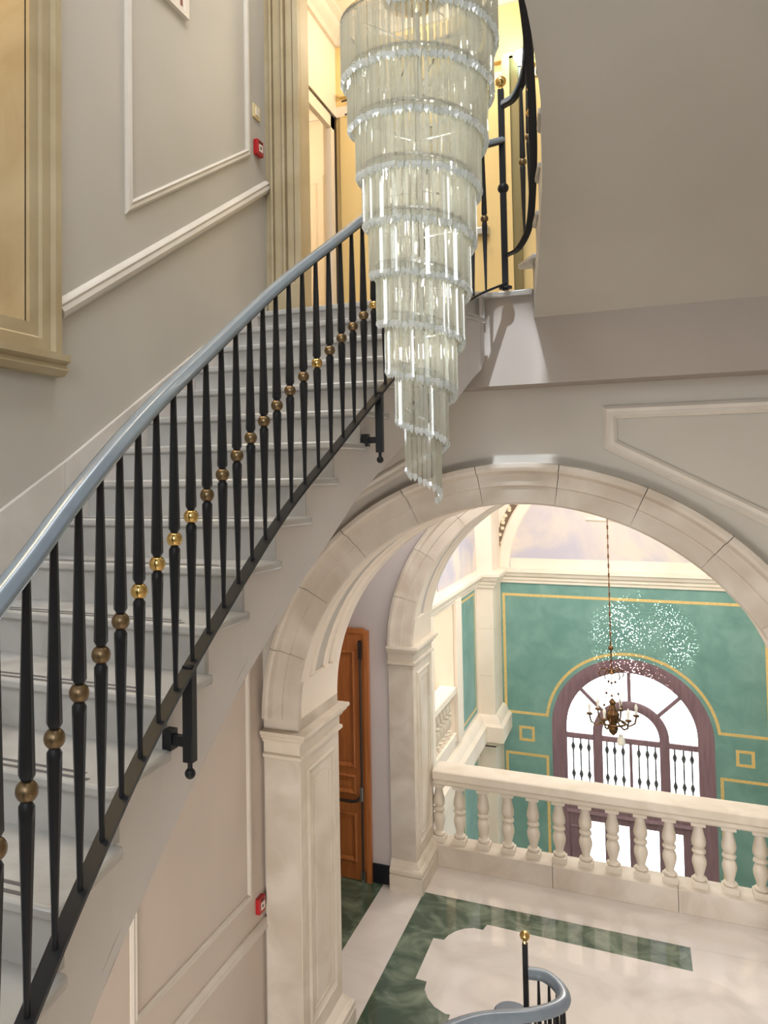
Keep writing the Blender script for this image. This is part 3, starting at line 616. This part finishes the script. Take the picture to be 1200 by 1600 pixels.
tag(b.build('wall_loggia', PLASTER, smooth=0), 'bright cream room behind the side balcony of the hall', 'wall', kind='structure')
# corner pilaster
for sx, nm in ((-1, 'left'), (1, 'right')):
    P = empty('corner_pilaster', (XC+sx*2.35, 15.5, -4.2), 'cream corner pilaster at the %s end of the green wall' % nm, 'pilaster', kind='structure')
    x0, x1 = (XL, -2.46) if sx < 0 else (1.95, 2.35)
    for z0, z1 in ((-4.2, -0.62), (-0.1, 0.80), (0.803, 1.65), (1.653, 2.42)):
        b = MB(); b.box(x0, x1, 15.0, YW, z0, z1); b.build('shaft_block', PLASTER, P, smooth=0, bevel=0.004)
    b = MB(); b.box(x0, x1, 15.0, YW, -0.62, -0.1); b.build('pedestal', PLASTER, P, smooth=0)
    b = MB(); b.prism([(x0, 15.0), (x1, 15.0), (x1, YW), (x0, YW)], 2.66, 4.6); b.build('upper_shaft', PLASTER, P, smooth=0)
COR = [(-0.03, -0.26), (0.03, -0.26), (0.035, -0.22), (0.06, -0.19), (0.06, -0.15), (0.10, -0.12), (0.12, -0.06), (0.15, -0.05), (0.15, 0.0), (0.0, 0.03), (-0.03, 0.03)]
path = [(XL, 10.0), (XL, 15.0), (-2.46, 15.0), (-2.46, YW), (1.95, YW), (1.95, 15.0), (2.35, 15.0), (2.35, 10.0)]
b = MB(); b.sweep([(x, y, 2.66) for x, y in path], [(-a, c) for a, c in COR], (0, 0, 1)); trim(b, 'cream cornice running around the hall above the green wall', PLASTER, 'cornice')
STR = [(-0.03, -0.42), (0.0, -0.42), (0.0, -0.40), (0.05, -0.38), (0.11, -0.30), (0.16, -0.29), (0.16, -0.02), (0.10, 0.02), (0.07, 0.10), (0.04, 0.14), (0.0, 0.16), (-0.03, 0.16)]
b = MB(); b.sweep([(x, y, -0.05) for x, y in path[:4]], [(-a, c) for a, c in STR], (0, 0, 1)); trim(b, 'deep cream string course below the green side panel', PLASTER, 'moulding')
# side balcony balustrade
SB = empty('side_balcony', (XL, 12.1, 0.25), 'small bright balcony balustrade in the left wall of the hall', 'balustrade')
b = MB(); b.box(XL-0.22, XL+0.04, 11.36, 12.9, 0.98, 1.09); b.build('rail', PLASTER, SB, smooth=0, bevel=0.015)
b = MB(); b.box(XL-0.2, XL+0.03, 11.36, 12.9, 0.25, 0.36); b.build('plinth', PLASTER, SB, smooth=0)
for i in range(7): inst('baluster', BME, SB, (XL-0.08, 11.5+0.21*i, 0.335))
# vault (sail) with painted lunettes
VX0, VX1, VY0, VY1, VZ = XL, 2.235, 10.94, YW, 2.62
vcx, vcy = (VX0+VX1)/2, (VY0+VY1)/2; vr2 = ((VX1-VX0)/2)**2+((VY1-VY0)/2)**2
b = MB(); n = 36; vs = []; fs = []
for i in range(n+1):
    for j in range(n+1):
        x = VX0+(VX1-VX0)*i/n; y = VY0+(VY1-VY0)*j/n
        vs.append((x, y, VZ+math.sqrt(max(vr2-(x-vcx)**2-(y-vcy)**2, 0.0))))
for i in range(n):
    for j in range(n): fs.append((i*(n+1)+j, (i+1)*(n+1)+j, (i+1)*(n+1)+j+1, i*(n+1)+j+1))
b.add(vs, fs)
tag(b.build('ceiling_vault', PLASTER, smooth=60), 'cream sail vault over the entrance hall', 'ceiling', kind='structure')
b = MB(); b.box(-3.05, 2.6, 9.3, 10.94, 6.2, 6.4); tag(b.build('ceiling_hall', PLASTER, smooth=0), 'flat ceiling strip of the hall above the balustrade', 'ceiling', kind='structure')
b = MB(); b.box(XL, 2.35, YW-0.003, YW, VZ, 6.2); b.build('spandrel', PLASTER, wallf, smooth=0)
lun = empty('lunette', (vcx, YW, VZ), 'painted sky lunette above the green wall', 'mural', kind='structure')
b = MB(); b.prism_xz([(p[0], p[2]) for p in arc(vcx, VZ+0.05, 2.02, 0, 180, 0, 40)], YW-0.012, YW-0.004); b.build('painted_sky', FRESCO, lun, smooth=0)
b = MB(); b.sweep(arc(vcx, VZ, 2.13, YW, 180, 0, 48), [(-0.11, -0.01), (-0.11, 0.01), (-0.09, 0.03), (0.08, 0.03), (0.11, 0.01), (0.11, -0.01)], (0, -1, 0)); b.build('cream_border', PLASTER, lun)
b = MB(); b.sweep(arc(vcx, VZ, 2.30, YW, 180, 0, 48), [(-0.06, -0.01), (-0.06, 0.02), (0.06, 0.02), (0.06, -0.01)], (0, -1, 0)); b.build('ornament_band', ORNA, lun)
b = MB(); b.box(vcx-2.0, vcx+2.0, YW-0.03, YW, VZ+0.03, VZ+0.25); b.build('cream_sill', PLASTER, lun, smooth=0)
b = MB(); b.tube([(-0.9, YW-0.02, 3.62), (0.1, YW-0.02, 3.60), (0.9, YW-0.02, 3.58)], 0.03, 6); b.build('painted_ledge', PLASTER, lun)
lun2 = empty('lunette', (XL, vcy, VZ), 'painted sky lunette on the side wall above the balcony', 'mural', kind='structure')
b = MB(); b.prism_yz([(vcy+1.55*math.cos(a), VZ+0.1+2.0*math.sin(a)) for a in np.linspace(0, PI, 40)], XL+0.004, XL+0.012); b.build('painted_sky', FRESCO, lun2, smooth=0)

# hall chandelier (old bronze)
HX, HY = -0.42, 12.5
hc = empty('bronze_chandelier', (HX, HY, 0.6), 'small old bronze chandelier on a long chain before the arched window', 'chandelier')
b = MB(); b.tube([(HX, HY, 6.0), (HX, HY, 1.98)], 0.007, 6)
for i in range(58):
    z = 5.95-i*0.069
    if i % 2: b.box(HX-0.012, HX+0.012, HY-0.004, HY+0.004, z-0.03, z+0.03)
    else: b.box(HX-0.004, HX+0.004, HY-0.012, HY+0.012, z-0.03, z+0.03)
b.build('chain', OLDBR, hc)
b = MB(); b.sphere((HX, HY, 1.95), 0.035, 12, 8); b.tube([(HX, HY, 1.95), (HX, HY, 1.62)], 0.01, 6); b.build('stem', OLDBR, hc)
b = MB(); b.lathe([(0.02, 1.58), (0.05, 1.60), (0.03, 1.64), (0.015, 1.66)], 10, (HX, HY, 0))
for i in range(5):
    a = 2*PI*i/5+0.4; c, s_ = math.cos(a), math.sin(a)
    b.tube([(HX+c*r, HY+s_*r, z) for r, z in ((0.02, 1.62), (0.08, 1.66), (0.14, 1.64), (0.17, 1.58), (0.15, 1.54))], 0.009, 6)
b.build('upper_crown', OLDBR, hc)
for i in range(3):
    a = 2*PI*i/3+0.5; c, s_ = math.cos(a), math.sin(a)
    b = MB(); b.tube([(HX+c*r, HY+s_*r, z) for r, z in ((0.03, 1.56), (0.07, 1.40), (0.11, 1.20), (0.16, 1.02))], 0.005, 5)
    for r, z in ((0.05, 1.47), (0.09, 1.30), (0.13, 1.12)): b.sphere((HX+c*r, HY+s_*r, z), 0.018, 8, 6)
    b.build('suspension_chain', OLDBR, hc)
b = MB(); b.lathe([(0.01, 0.72), (0.05, 0.76), (0.07, 0.82), (0.05, 0.88), (0.08, 0.95), (0.09, 1.03), (0.05, 1.09), (0.03, 1.15), (0.05, 1.19), (0.01, 1.24)], 12, (HX, HY, 0)); b.build('body', OLDBR, hc)
b = MB(); b.tube([(HX+0.17*math.cos(2*PI*i/24), HY+0.17*math.sin(2*PI*i/24), 0.90) for i in range(24)], 0.014, 6, closed=True); b.build('ring', OLDBR, hc)
for i in range(6):
    a = 2*PI*i/6+0.2; c, s_ = math.cos(a), math.sin(a)
    b = MB(); b.tube([(HX+c*r, HY+s_*r, z) for r, z in ((0.06, 0.98), (0.13, 0.90), (0.22, 0.86), (0.29, 0.90), (0.31, 0.99))], 0.013, 6)
    b.lathe([(0.012, 0.99), (0.04, 1.0), (0.045, 1.02), (0.02, 1.03)], 8, (HX+c*0.31, HY+s_*0.31, 0)); ar = b.build('arm', OLDBR, hc)
    b = MB(); b.lathe([(0.016, 1.02), (0.016, 1.09), (0.022, 1.11), (0.020, 1.14), (0.004, 1.18)], 8, (HX+c*0.31, HY+s_*0.31, 0)); b.build('candle', CANDLE, ar)
b = MB(); b.lathe([(0.045, 0.58), (0.055, 0.60), (0.05, 0.66), (0.03, 0.69), (0.03, 0.72)], 12, (HX+0.10, HY, 0.02)); b.build('glass_shade', CANDLE, hc)

# ------------------------------------------------------------------ upper landing: stone jamb, lobby, glazed partition
J = empty('stone_door_jamb', (-2.24, 5.2, ZL), 'tall fluted stone door jamb at the head of the stairs', 'door frame', kind='structure')
b = MB(); b.box(XWU, -2.10, 5.17, 5.33, ZL, 10.6); b.build('core', WARMST, J, smooth=0)
for x0, x1, d in ((-2.335, -2.315, 0.03), (-2.305, -2.245, 0.02), (-2.235, -2.215, 0.045), (-2.205, -2.155, 0.02), (-2.145, -2.10, 0.04)):
    b = MB(); b.box(x0, x1, 5.17-d, 5.18, ZL+0.22, 10.6); b.build('fillet', WARMST, J, smooth=0, bevel=0.006)
b = MB(); b.box(XWU+0.03, -2.09, 5.115, 5.19, ZL, ZL+0.22); b.build('plinth', WARMST, J, smooth=0, bevel=0.006)
LX, LY, LZ = -2.485, 7.0, 8.68
b = MB(); b.box(LX-0.12, LX, 5.33, 5.62, ZL, 10); b.box(LX-0.12, LX, 6.97, 7.2, ZL, 10); b.box(LX-0.12, LX, 5.62, 6.97, 7.80, 10)
tag(b.build('wall_lobby_left', PLASTER, smooth=0), 'cream upper lobby wall over the glazed doorway', 'wall', kind='structure')
b = MB(); b.box(-2.6, 1.5, LY, LY+0.2, ZL, 10)
tag(b.build('wall_lobby_back', YELLOWP, smooth=0), 'honey coloured lobby wall at the head of the stairs', 'wall', kind='structure')
b = MB(); b.box(1.3, 1.5, 5.36, 7.2, ZL, 10.6); b.box(1.3, 1.5, 5.3, 5.5, ZL, 10.6); tag(b.build('wall_lobby_right', PLASTER, smooth=0), 'cream lobby wall hidden behind the upper flight', 'wall', kind='structure')
b = MB(); b.box(-2.6, 1.5, 5.2, 7.2, LZ, LZ+0.15); tag(b.build('ceiling_lobby', PLASTER, smooth=0), 'cream ceiling of the upper lobby', 'ceiling', kind='structure')
b = MB(); b.box(-2.6, 1.6, 5.34, 5.42, LZ, 10.7); b.box(-2.95, XWU, 5.33, 5.42, 4.9, 10.7); tag(b.build('wall_over_landing', PAINT, smooth=0), 'grey stairwell wall above the lobby opening', 'wall', kind='structure')
b = MB(); b.sweep([(LX, 5.4, LZ), (LX, LY, LZ), (1.3, LY, LZ)], [(0, -0.2), (0, 0.0)] and [(-0.0, -0.20), (-0.03, -0.20), (-0.04, -0.15), (-0.09, -0.10), (-0.10, -0.05), (-0.15, -0.03), (-0.15, 0.0), (0, 0)], (0, 0, 1)); trim(b, 'white cornice of the upper lobby', TRIM, 'cornice')
# glazed doorway
GD = empty('glazed_partition', (LX, 6.3, ZL), 'glazed doorway with a dark edge in the upper lobby', 'partition', kind='structure')
b = MB(); b.box(LX-0.05, LX+0.012, 6.93, 6.97, ZL, 7.80); b.box(LX-0.05, LX+0.012, 5.62, 6.97, 7.775, 7.80); b.build('dark_edge', DARKW, GD, smooth=0)
b = MB(); b.box(LX-0.04, LX+0.004, 6.84, 6.93, ZL, 7.775); b.box(LX-0.04, LX+0.004, 5.62, 6.93, 7.66, 7.775); b.build('frame', PLASTER, GD, smooth=0)
b = MB(); b.box(LX-0.025, LX-0.020, 5.62, 6.84, ZL, 7.66); b.build('pane', PANE, GD, smooth=0)
b = MB(); b.box(-4.9, LX-0.12, 8.2, 8.35, ZL-.1, 9); b.box(-5.0, -4.9, 5.0, 8.35, ZL-.1, 9); b.box(-4.9, -2.95, 5.0, 5.1, ZL-.1, 9); b.box(LX-0.12, LX, 7.2, 8.35, ZL-.1, 9); b.box(-5, LX-0.12, 5, 8.35, 8.7, 8.85); b.box(-5, LX-0.12, 5.4, 8.35, ZL-0.12, ZL)
tag(b.build('wall_side_room', PLASTER, smooth=0), 'cream side room seen through the glazed doorway', 'wall', kind='structure')
DC = empty('door_3', (-3.3, 8.2, ZL), 'cream panelled inner doorway seen through the glass', 'door', kind='structure')
b = MB(); b.sweep([(-3.95, 8.2, ZL), (-3.95, 8.2, 7.70), (-3.13, 8.2, 7.70), (-3.13, 8.2, ZL)], [(-0.07, 0), (-0.07, 0.03), (-0.02, 0.045), (0.0, 0.03), (0.07, 0.05), (0.07, 0)], (0, -1, 0)); b.build('casing', PLASTER, DC)
b = MB(); b.box(-3.88, -3.2, 8.17, 8.2, ZL, 7.63); b.sweep([(-3.8, 8.17, ZL+0.3), (-3.28, 8.17, ZL+0.3), (-3.28, 8.17, 7.5), (-3.8, 8.17, 7.5)], DP, (0, -1, 0), closed=True); b.build('leaf', PLASTER, DC)
# honey back wall details
b = MB(); b.box(-2.5, 1.3, LY-0.02, LY, 7.80, 7.90); trim(b, 'cream band over the honey lobby panels', PLASTER)
BD = empty('door_4', (-1.1, LY, ZL), 'honey coloured lobby door with a pale push bar behind the newel', 'door', kind='structure')
b = MB(); b.box(-2.44, -0.98, LY-0.03, LY, ZL, 7.80); b.build('leaf', YELLOWP, BD, smooth=0, bevel=0.004)
b = MB(); b.box(-0.96, -0.90, LY-0.07, LY, ZL, 8.02); b.box(-2.44, -0.87, LY-0.05, LY, 7.98, 8.03); b.build('casing', YELLOWP, BD, smooth=0)
b = MB(); b.box(-0.90, -0.83, LY-0.05, LY, ZL, 8.0); b.build('olive_post', OLIVE, BD, smooth=0)
b = MB(); b.box(-1.95, -1.12, LY-0.09, LY-0.05, 6.49, 6.55); b.box(-1.15, -1.10, LY-0.10, LY-0.02, 6.48, 6.56); b.build('push_bar', STEEL, BD, smooth=0, bevel=0.006)
b = MB(); b.tube([(-2.41, LY-0.05, 7.93), (-2.1, LY-0.05, 7.955)], 0.008, 6); b.tube([(-2.38, LY-0.05, 7.80), (-2.1, LY-0.05, 7.81)], 0.008, 6); b.build('closer_rods', DARKW, BD)

wl_ = empty('wall_lamp', (-0.81, LY-0.05, 7.98), 'small teal white glowing wall lamp beside the upper iron rail', 'lamp')
GLOW = bpy.data.materials.new('teal_white_glow'); GLOW.use_nodes = True
GLOW.node_tree.nodes['Principled BSDF'].inputs['Emission Color'].default_value = (0.55, 1.0, 0.92, 1); GLOW.node_tree.nodes['Principled BSDF'].inputs['Emission Strength'].default_value = 6
b = MB(); b.tube([(-0.81, LY, 7.98), (-0.81, LY-0.03, 7.98)], 0.075, 20); b.build('mount', STEEL, wl_)
b = MB(); b.sphere((-0.81, LY-0.05, 7.98), 0.055, 16, 10); b.build('glowing_globe', GLOW, wl_)
lamp('POINT', 'wall_lamp_light', (-0.81, LY-0.16, 7.98), 3.0, (0.6, 1.0, 0.93), radius=0.06)

# ------------------------------------------------------------------ upper flight (right), seen from below
def nz(y): return 5.735+0.5893*(5.15-y)
UX = [(5.36, -0.595), (5.158, -0.557), (4.71, -0.474), (4.25, -0.40), (3.84, -0.36), (3.54, -0.366), (3.44, -0.375), (3.1, -0.43), (2.5, -0.55), (1.9, -0.70), (1.3, -0.85)]
def XU(y):
    return float(np.interp(y, [p[0] for p in UX][::-1], [p[1] for p in UX][::-1]))
up = empty('upper_staircase', (0.4, 5.2, ZL), 'upper flight of stairs seen from below, plain grey soffit', 'stairs')
b = MB(); ys = np.linspace(1.3, 5.158, 40)
for p, r in zip(ys[:-1], ys[1:]):
    zp, zr = 8.434-0.59*p, 8.434-0.59*r
    vs = [(XU(p), p, zp), (1.29, p, zp), (1.29, r, zr), (XU(r), r, zr)]; vs += [(x, y, z+0.02) for x, y, z in vs]
    b.add(vs, [(0, 1, 2, 3), (7, 6, 5, 4), (0, 3, 7, 4), (1, 5, 6, 2)])
b.build('soffit', PAINT, up, smooth=30)
b = MB()
for k in range(1, 14):
    z = ZL+RIS*k; ya = 5.15-0.28*(k-1); yb = ya-0.28
    for q in range(3):
        p, r = ya+(yb-ya)*q/3, ya+(yb-ya)*(q+1)/3
        zp, zr = 8.434-0.59*p, 8.434-0.59*r
        tp, tr_ = max(z-.03, zp+.03), max(z-.03, zr+.03)
        xp, xr = XU(p), XU(r); zp += 0.012; zr += 0.012
        b.add([(xp, p, zp), (xr, r, zr), (xr, r, tr_), (xp, p, tp), (xp+.1, p, zp), (xr+.1, r, zr), (xr+.1, r, tr_), (xp+.1, p, tp)], [(0, 3, 2, 1), (4, 5, 6, 7), (3, 7, 6, 2), (0, 1, 5, 4)])
b.build('string', PAINT, up, smooth=25)
for k in range(1, 14):
    z = ZL+RIS*k; ya = 5.15-0.28*(k-1); yb = ya-0.215
    ov = 0.09 if k == 1 else 0.018
    poly = [(1.29, ya+0.03), (XU(ya)-ov*0.6, ya+0.03), (XU(ya)-ov, ya), (XU(yb)-0.015, yb), (1.29, yb)]
    b = MB(); b.prism(poly, z-0.034, z); tr = b.build('tread', MARBLE, up, smooth=0, bevel=0.009)
    b = MB(); b.box(XU(ya)+0.005, 1.29, ya-0.03, ya, z-RIS+0.05, z-0.033); b.build('riser', MARBLE, tr, smooth=0)

# ------------------------------------------------------------------ railings
def baluster_mesh(h, name):
    b = MB(); m = h*0.505
    b.lathe([(0.0066, 0.0), (0.0084, 0.10), (0.0165, m-0.055), (0.0170, m-0.030), (0.011, m-0.020)], 8, ang=PI/8)
    b.lathe([(0.011, m+0.020), (0.0175, m+0.032), (0.0170, m+0.055), (0.0095, h-0.05), (0.0085, h)], 8, ang=PI/8)
    return b.mesh(name, IRON, 40), m
b = MB(); b.sphere((0, 0, 0), 0.0235, 20, 14); BALL1 = b.mesh('ball', BRONZE, 60)
b = MB(); b.sphere((0, 0, 0), 0.0235, 20, 14); BALL2 = b.mesh('ball', BRASS, 60)
HRP = [(-0.026, 0.0), (-0.029, 0.012), (-0.026, 0.022), (-0.020, 0.026), (-0.018, 0.033), (-0.008, 0.038), (0.008, 0.038), (0.018, 0.033), (0.020, 0.026), (0.026, 0.022), (0.029, 0.012), (0.026, 0.0)]
SUB = [(-0.018, -0.010), (-0.018, 0.001), (0.018, 0.001), (0.018, -0.010)]
BAR = [(-0.020, -0.014), (-0.020, 0.0), (0.020, 0.0), (0.020, -0.014)]
def railing(root, pts, hr, step, start, golden=(), per=8, trim_end=0.06, fat=1.0):
    path = catmull(pts, per)
    top = [p+Vector((0, 0, hr)) for p in path]
    b = MB(); b.sweep(top, [(p*fat, q*fat) for p, q in HRP], (0, 0, 1)); b.build('handrail', RAILP, root, smooth=50)
    b = MB(); b.sweep(top, SUB, (0, 0, 1)); b.build('rail_core', IRON, root, smooth=40)
    b = MB(); b.sweep(path, BAR, (0, 0, 1)); b.build('bottom_bar', IRON, root, smooth=40)
    me, m = baluster_mesh(hr-0.008, 'baluster')
    L = sum(math.hypot(q.x-p.x, q.y-p.y) for p, q in zip(path[:-1], path[1:]))
    sp = along(path, step, start)
    for i, (p, a) in enumerate(sp):
        if L-(start+step*i) < trim_end: continue
        o = inst('baluster', me, root, (p.x, p.y, p.z-0.002), a)
        k = bpy.data.objects.new('ball', BALL2 if i in golden else BALL1); COL.objects.link(k); k.parent = o; k.location = (0, 0, m)
        if i in golden: k['label'] = 'brighter golden ball'  # picked balls take the brighter golden metal
    return path
RP = [(-0.90, 0.42, 2.85), (-1.00, 0.72, 3.02), (-1.075, 1.0, 3.19), (-1.125, 1.26, 3.345), (-1.165, 1.48, 3.485), (-1.225, 1.84, 3.69), (-1.255, 2.255, 3.925), (-1.25, 2.82, 4.267), (-1.19, 3.25, 4.535), (-1.10, 3.82, 4.895), (-1.04, 4.2, 5.12), (-0.97, 4.55, 5.33), (-0.87, 4.83, 5.49), (-0.71, 5.07, 5.61)]
SR = empty('stair_railing', (-1.2, 2.5, 3.9), 'black iron stair railing with brass balls along the marble flight', 'railing')
railing(SR, RP, 0.88, 0.110, 0.105, golden=(12, 13, 14, 15, 24, 29))
for (x, y, z0) in ((-1.250, 2.115, 3.845), (-1.118, 3.70, 4.82)):
    b = MB(); b.box(x-0.017, x+0.017, y-0.017, y+0.017, z0-0.29, z0); P = b.build('hanging_post', IRON, SR, smooth=0, bevel=0.003)
    b = MB(); b.sphere((x, y, z0-0.325), 0.017, 12, 8); b.lathe([(0.008, -0.31), (0.008, -0.285)], 8, (x, y, z0)); b.build('ball', IRON, P)
    b = MB(); b.box(x-0.10, x-0.01, y-0.012, y+0.012, z0-0.245, z0-0.215); b.box(x-0.085, x-0.055, y-0.02, y+0.02, z0-0.26, z0-0.20); b.build('wall_stub', IRON, P, smooth=0)
def newel(root, x, y, z0, z1, collar=None):
    b = MB(); b.box(x-0.018, x+0.018, y-0.018, y+0.018, z0, z1-0.085); N_ = b.build('newel_post', IRON, root, smooth=0, bevel=0.003)
    b = MB(); b.sphere((x, y, z1-0.035), 0.035, 18, 12); b.lathe([(0.018, -0.09), (0.014, -0.08), (0.011, -0.07), (0.016, -0.06)], 10, (x, y, z1)); b.build('brass_finial', BRASS, N_)
    if collar:
        b = MB(); b.sphere((x, y, collar), 0.034, 14, 10); b.build('collar_ball', IRON, N_)
newel(SR, -0.90, 0.40, 2.755, 3.95)
newel(SR, -0.71, 5.07, ZL-0.01, 6.91, 6.20)
b = MB(); b.lathe([(0.04, 0), (0.04, 0.012), (0.03, 0.015)], 12, (-0.71, 5.07, ZL)); b.build('base_flange', IRON, SR)

UR = empty('stair_railing', (-0.45, 4.5, 6.2), 'black iron railing of the upper flight seen edge on beside the grey soffit', 'railing')
UP = [(-0.70, 5.06, 5.78), (-0.62, 5.03, 5.81), (-0.545, 4.93, 5.91), (-0.495, 4.70, 6.08), (-0.455, 4.40, 6.255), (-0.425, 4.0, 6.49), (-0.425, 3.6, 6.73), (-0.46, 3.1, 7.02), (-0.55, 2.5, 7.38), (-0.70, 1.9, 7.73)]
railing(UR, UP, 0.93, 0.125, 0.14, golden=(2, 3, 4, 5, 6))

LR = empty('stair_railing', (-0.75, 5.7, 0), 'curved iron guard railing with a brass topped newel on the gallery floor', 'railing')
CP = [(-0.80, 5.985, 0.0), (-0.70, 6.0, 0.0), (-0.615, 5.945, 0.0), (-0.555, 5.845, 0.0), (-0.555, 5.735, 0.0), (-0.63, 5.62, 0.0), (-0.78, 5.50, 0.0), (-1.02, 5.36, 0.0), (-1.20, 5.16, 0.0), (-1.36, 4.86, 0.0), (-1.45, 4.5, 0.0)]
CP = [(x, y, 0.05) for x, y, z in CP]
railing(LR, CP, 0.84, 0.075, 0.07, per=6, fat=1.6)
newel(LR, -0.815, 5.985, 0.0, 1.20)
b = MB(); b.lathe([(0.012, 0.0), (0.03, 0.01), (0.014, 0.03), (0.014, 0.58), (0.10, 0.60), (0.13, 0.62), (0.13, 0.64), (0.12, 0.65)], 24, (-0.90, 5.93, 0.0))
b.build('round_plate', BLUED, LR, smooth=40)

# ------------------------------------------------------------------ crystal chandelier
CCX, CCY = -0.690, 2.835
CH = empty('crystal_chandelier', (CCX, CCY, 4.34), 'tall spiral chandelier of hanging crystal rods in the stairwell', 'chandelier')
phi_f = math.atan2(-CCY, -CCX)            # towards the viewpoint
def zbot(n): return 5.800-0.179*n
RN = [-1, 0, 1, 2, 3, 4, 5, 6, 7, 8, 9]; RR = [0.285, 0.268, 0.244, 0.216, 0.196, 0.175, 0.151, 0.121, 0.086, 0.056, 0.04]
def rad(n): return float(np.interp(n, RN, RR))
b = MB(); Lr = 0.205; rr = 0.0085
sec = [(rr*(1.0 if i % 2 == 0 else 0.45)*math.cos(PI*i/3), rr*(1.0 if i % 2 == 0 else 0.45)*math.sin(PI*i/3)) for i in range(6)]
vs = [(x, y, 0.03) for x, y in sec]+[(x, y, 0.03+Lr) for x, y in sec]
b.add(vs, [(i, (i+1) % 6, 6+(i+1) % 6, 6+i) for i in range(6)]+[tuple(range(6, 12))])
b.cur = 1
vs = [(x, y, 0.03) for x, y in sec]+[(x*1.25, y*1.25, 0.016) for x, y in sec]+[(0, 0, 0)]
b.add(vs, [(i+6, (i+1) % 6+6, (i+1) % 6, i) for i in range(6)]+[(12, 6+(i+1) % 6, 6+i) for i in range(6)])
RODM = b.mesh('glass_rod', [CRYSTAL, CRYTIP], 0)
rods = []; n = -1.05
while n < 8.35:
    r = rad(n); th = phi_f+2*PI*n
    rods.append((n, CCX+r*math.cos(th), CCY+r*math.sin(th), zbot(n)+random.uniform(-0.003, 0.003)))
    n += 0.0175/(2*PI*r)
view = Vector((CCX, CCY)).normalized()
front = sorted(rods, key=lambda q: (q[1]-CCX)*view.x+(q[2]-CCY)*view.y)
nf = set(id(q) for q in front[:296])
st = MB()
for q in rods:
    a = random.uniform(0, 6.28)
    if id(q) in nf: inst('glass_rod', RODM, CH, (q[1], q[2], q[3]), a)
    else:
        c, s_ = math.cos(a), math.sin(a)
        k = len(st.v)
        st.v += [(q[1]+v.co.x*c-v.co.y*s_, q[2]+v.co.x*s_+v.co.y*c, q[3]+v.co.z) for v in RODM.vertices]
        for p in RODM.polygons: st.f.append(tuple(i+k for i in p.vertices)); st.mi.append(p.material_index)
n = -0.95
while n < 6.6:                              # the inner spiral of rods
    r = rad(n)*0.80; th = phi_f+2*PI*n; k = len(st.v); a = random.uniform(0, 6.28); c, s_ = math.cos(a), math.sin(a)
    st.v += [(CCX+r*math.cos(th)+v.co.x*c-v.co.y*s_, CCY+r*math.sin(th)+v.co.x*s_+v.co.y*c, zbot(n)+0.03+v.co.z) for v in RODM.vertices]
    for p in RODM.polygons: st.f.append(tuple(i+k for i in p.vertices)); st.mi.append(p.material_index)
    n += 0.024/(2*PI*r)
o = st.build('rear_glass_rods', [CRYSTAL, CRYTIP], CH, smooth=0); o['kind'] = 'stuff'
pth = []
nn = -1.05
while nn < 8.36:
    r = rad(nn); th = phi_f+2*PI*nn; pth.append((CCX+r*math.cos(th), CCY+r*math.sin(th), zbot(nn)+0.03+Lr+0.004)); nn += 0.02
b = MB(); b.sweep(pth, [(-0.006, 0), (-0.006, 0.008), (0.006, 0.008), (0.006, 0)], (0, 0, 1)); b.build('spiral_frame', STEEL, CH, smooth=40)
b = MB(); b.tube([(CCX, CCY, 4.62), (CCX, CCY, 9.5)], 0.012, 8); b.build('stem', STEEL, CH)
b = MB()
for i in range(9):
    nn = i+0.3; z = zbot(nn)+0.24
    for q in range(3):
        th = 2*PI*q/3+i; b.tube([(CCX, CCY, z), (CCX+rad(nn)*math.cos(th), CCY+rad(nn)*math.sin(th), z)], 0.004, 5)
for q in range(22):
    th = 2*PI*q/22; b.tube([(CCX+0.05*math.cos(th), CCY+0.05*math.sin(th), 6.19), (CCX+0.30*math.cos(th), CCY+0.30*math.sin(th), 6.24)], 0.003, 4)
b.build('spokes', STEEL, CH)
b = MB(); b.lathe([(0.02, 6.10), (0.12, 6.16), (0.14, 6.24), (0.05, 6.30), (0.02, 6.34)], 20, (CCX, CCY, 0)); b.build('crown', BRASS, CH)
for i, z in enumerate((5.98, 5.76, 5.54, 5.32, 5.08, 4.86)):
    lamp('POINT', 'chandelier_bulb', (CCX, CCY, z), 3.2 if i < 4 else 1.6, (1.0, 0.94, 0.84), radius=0.03)
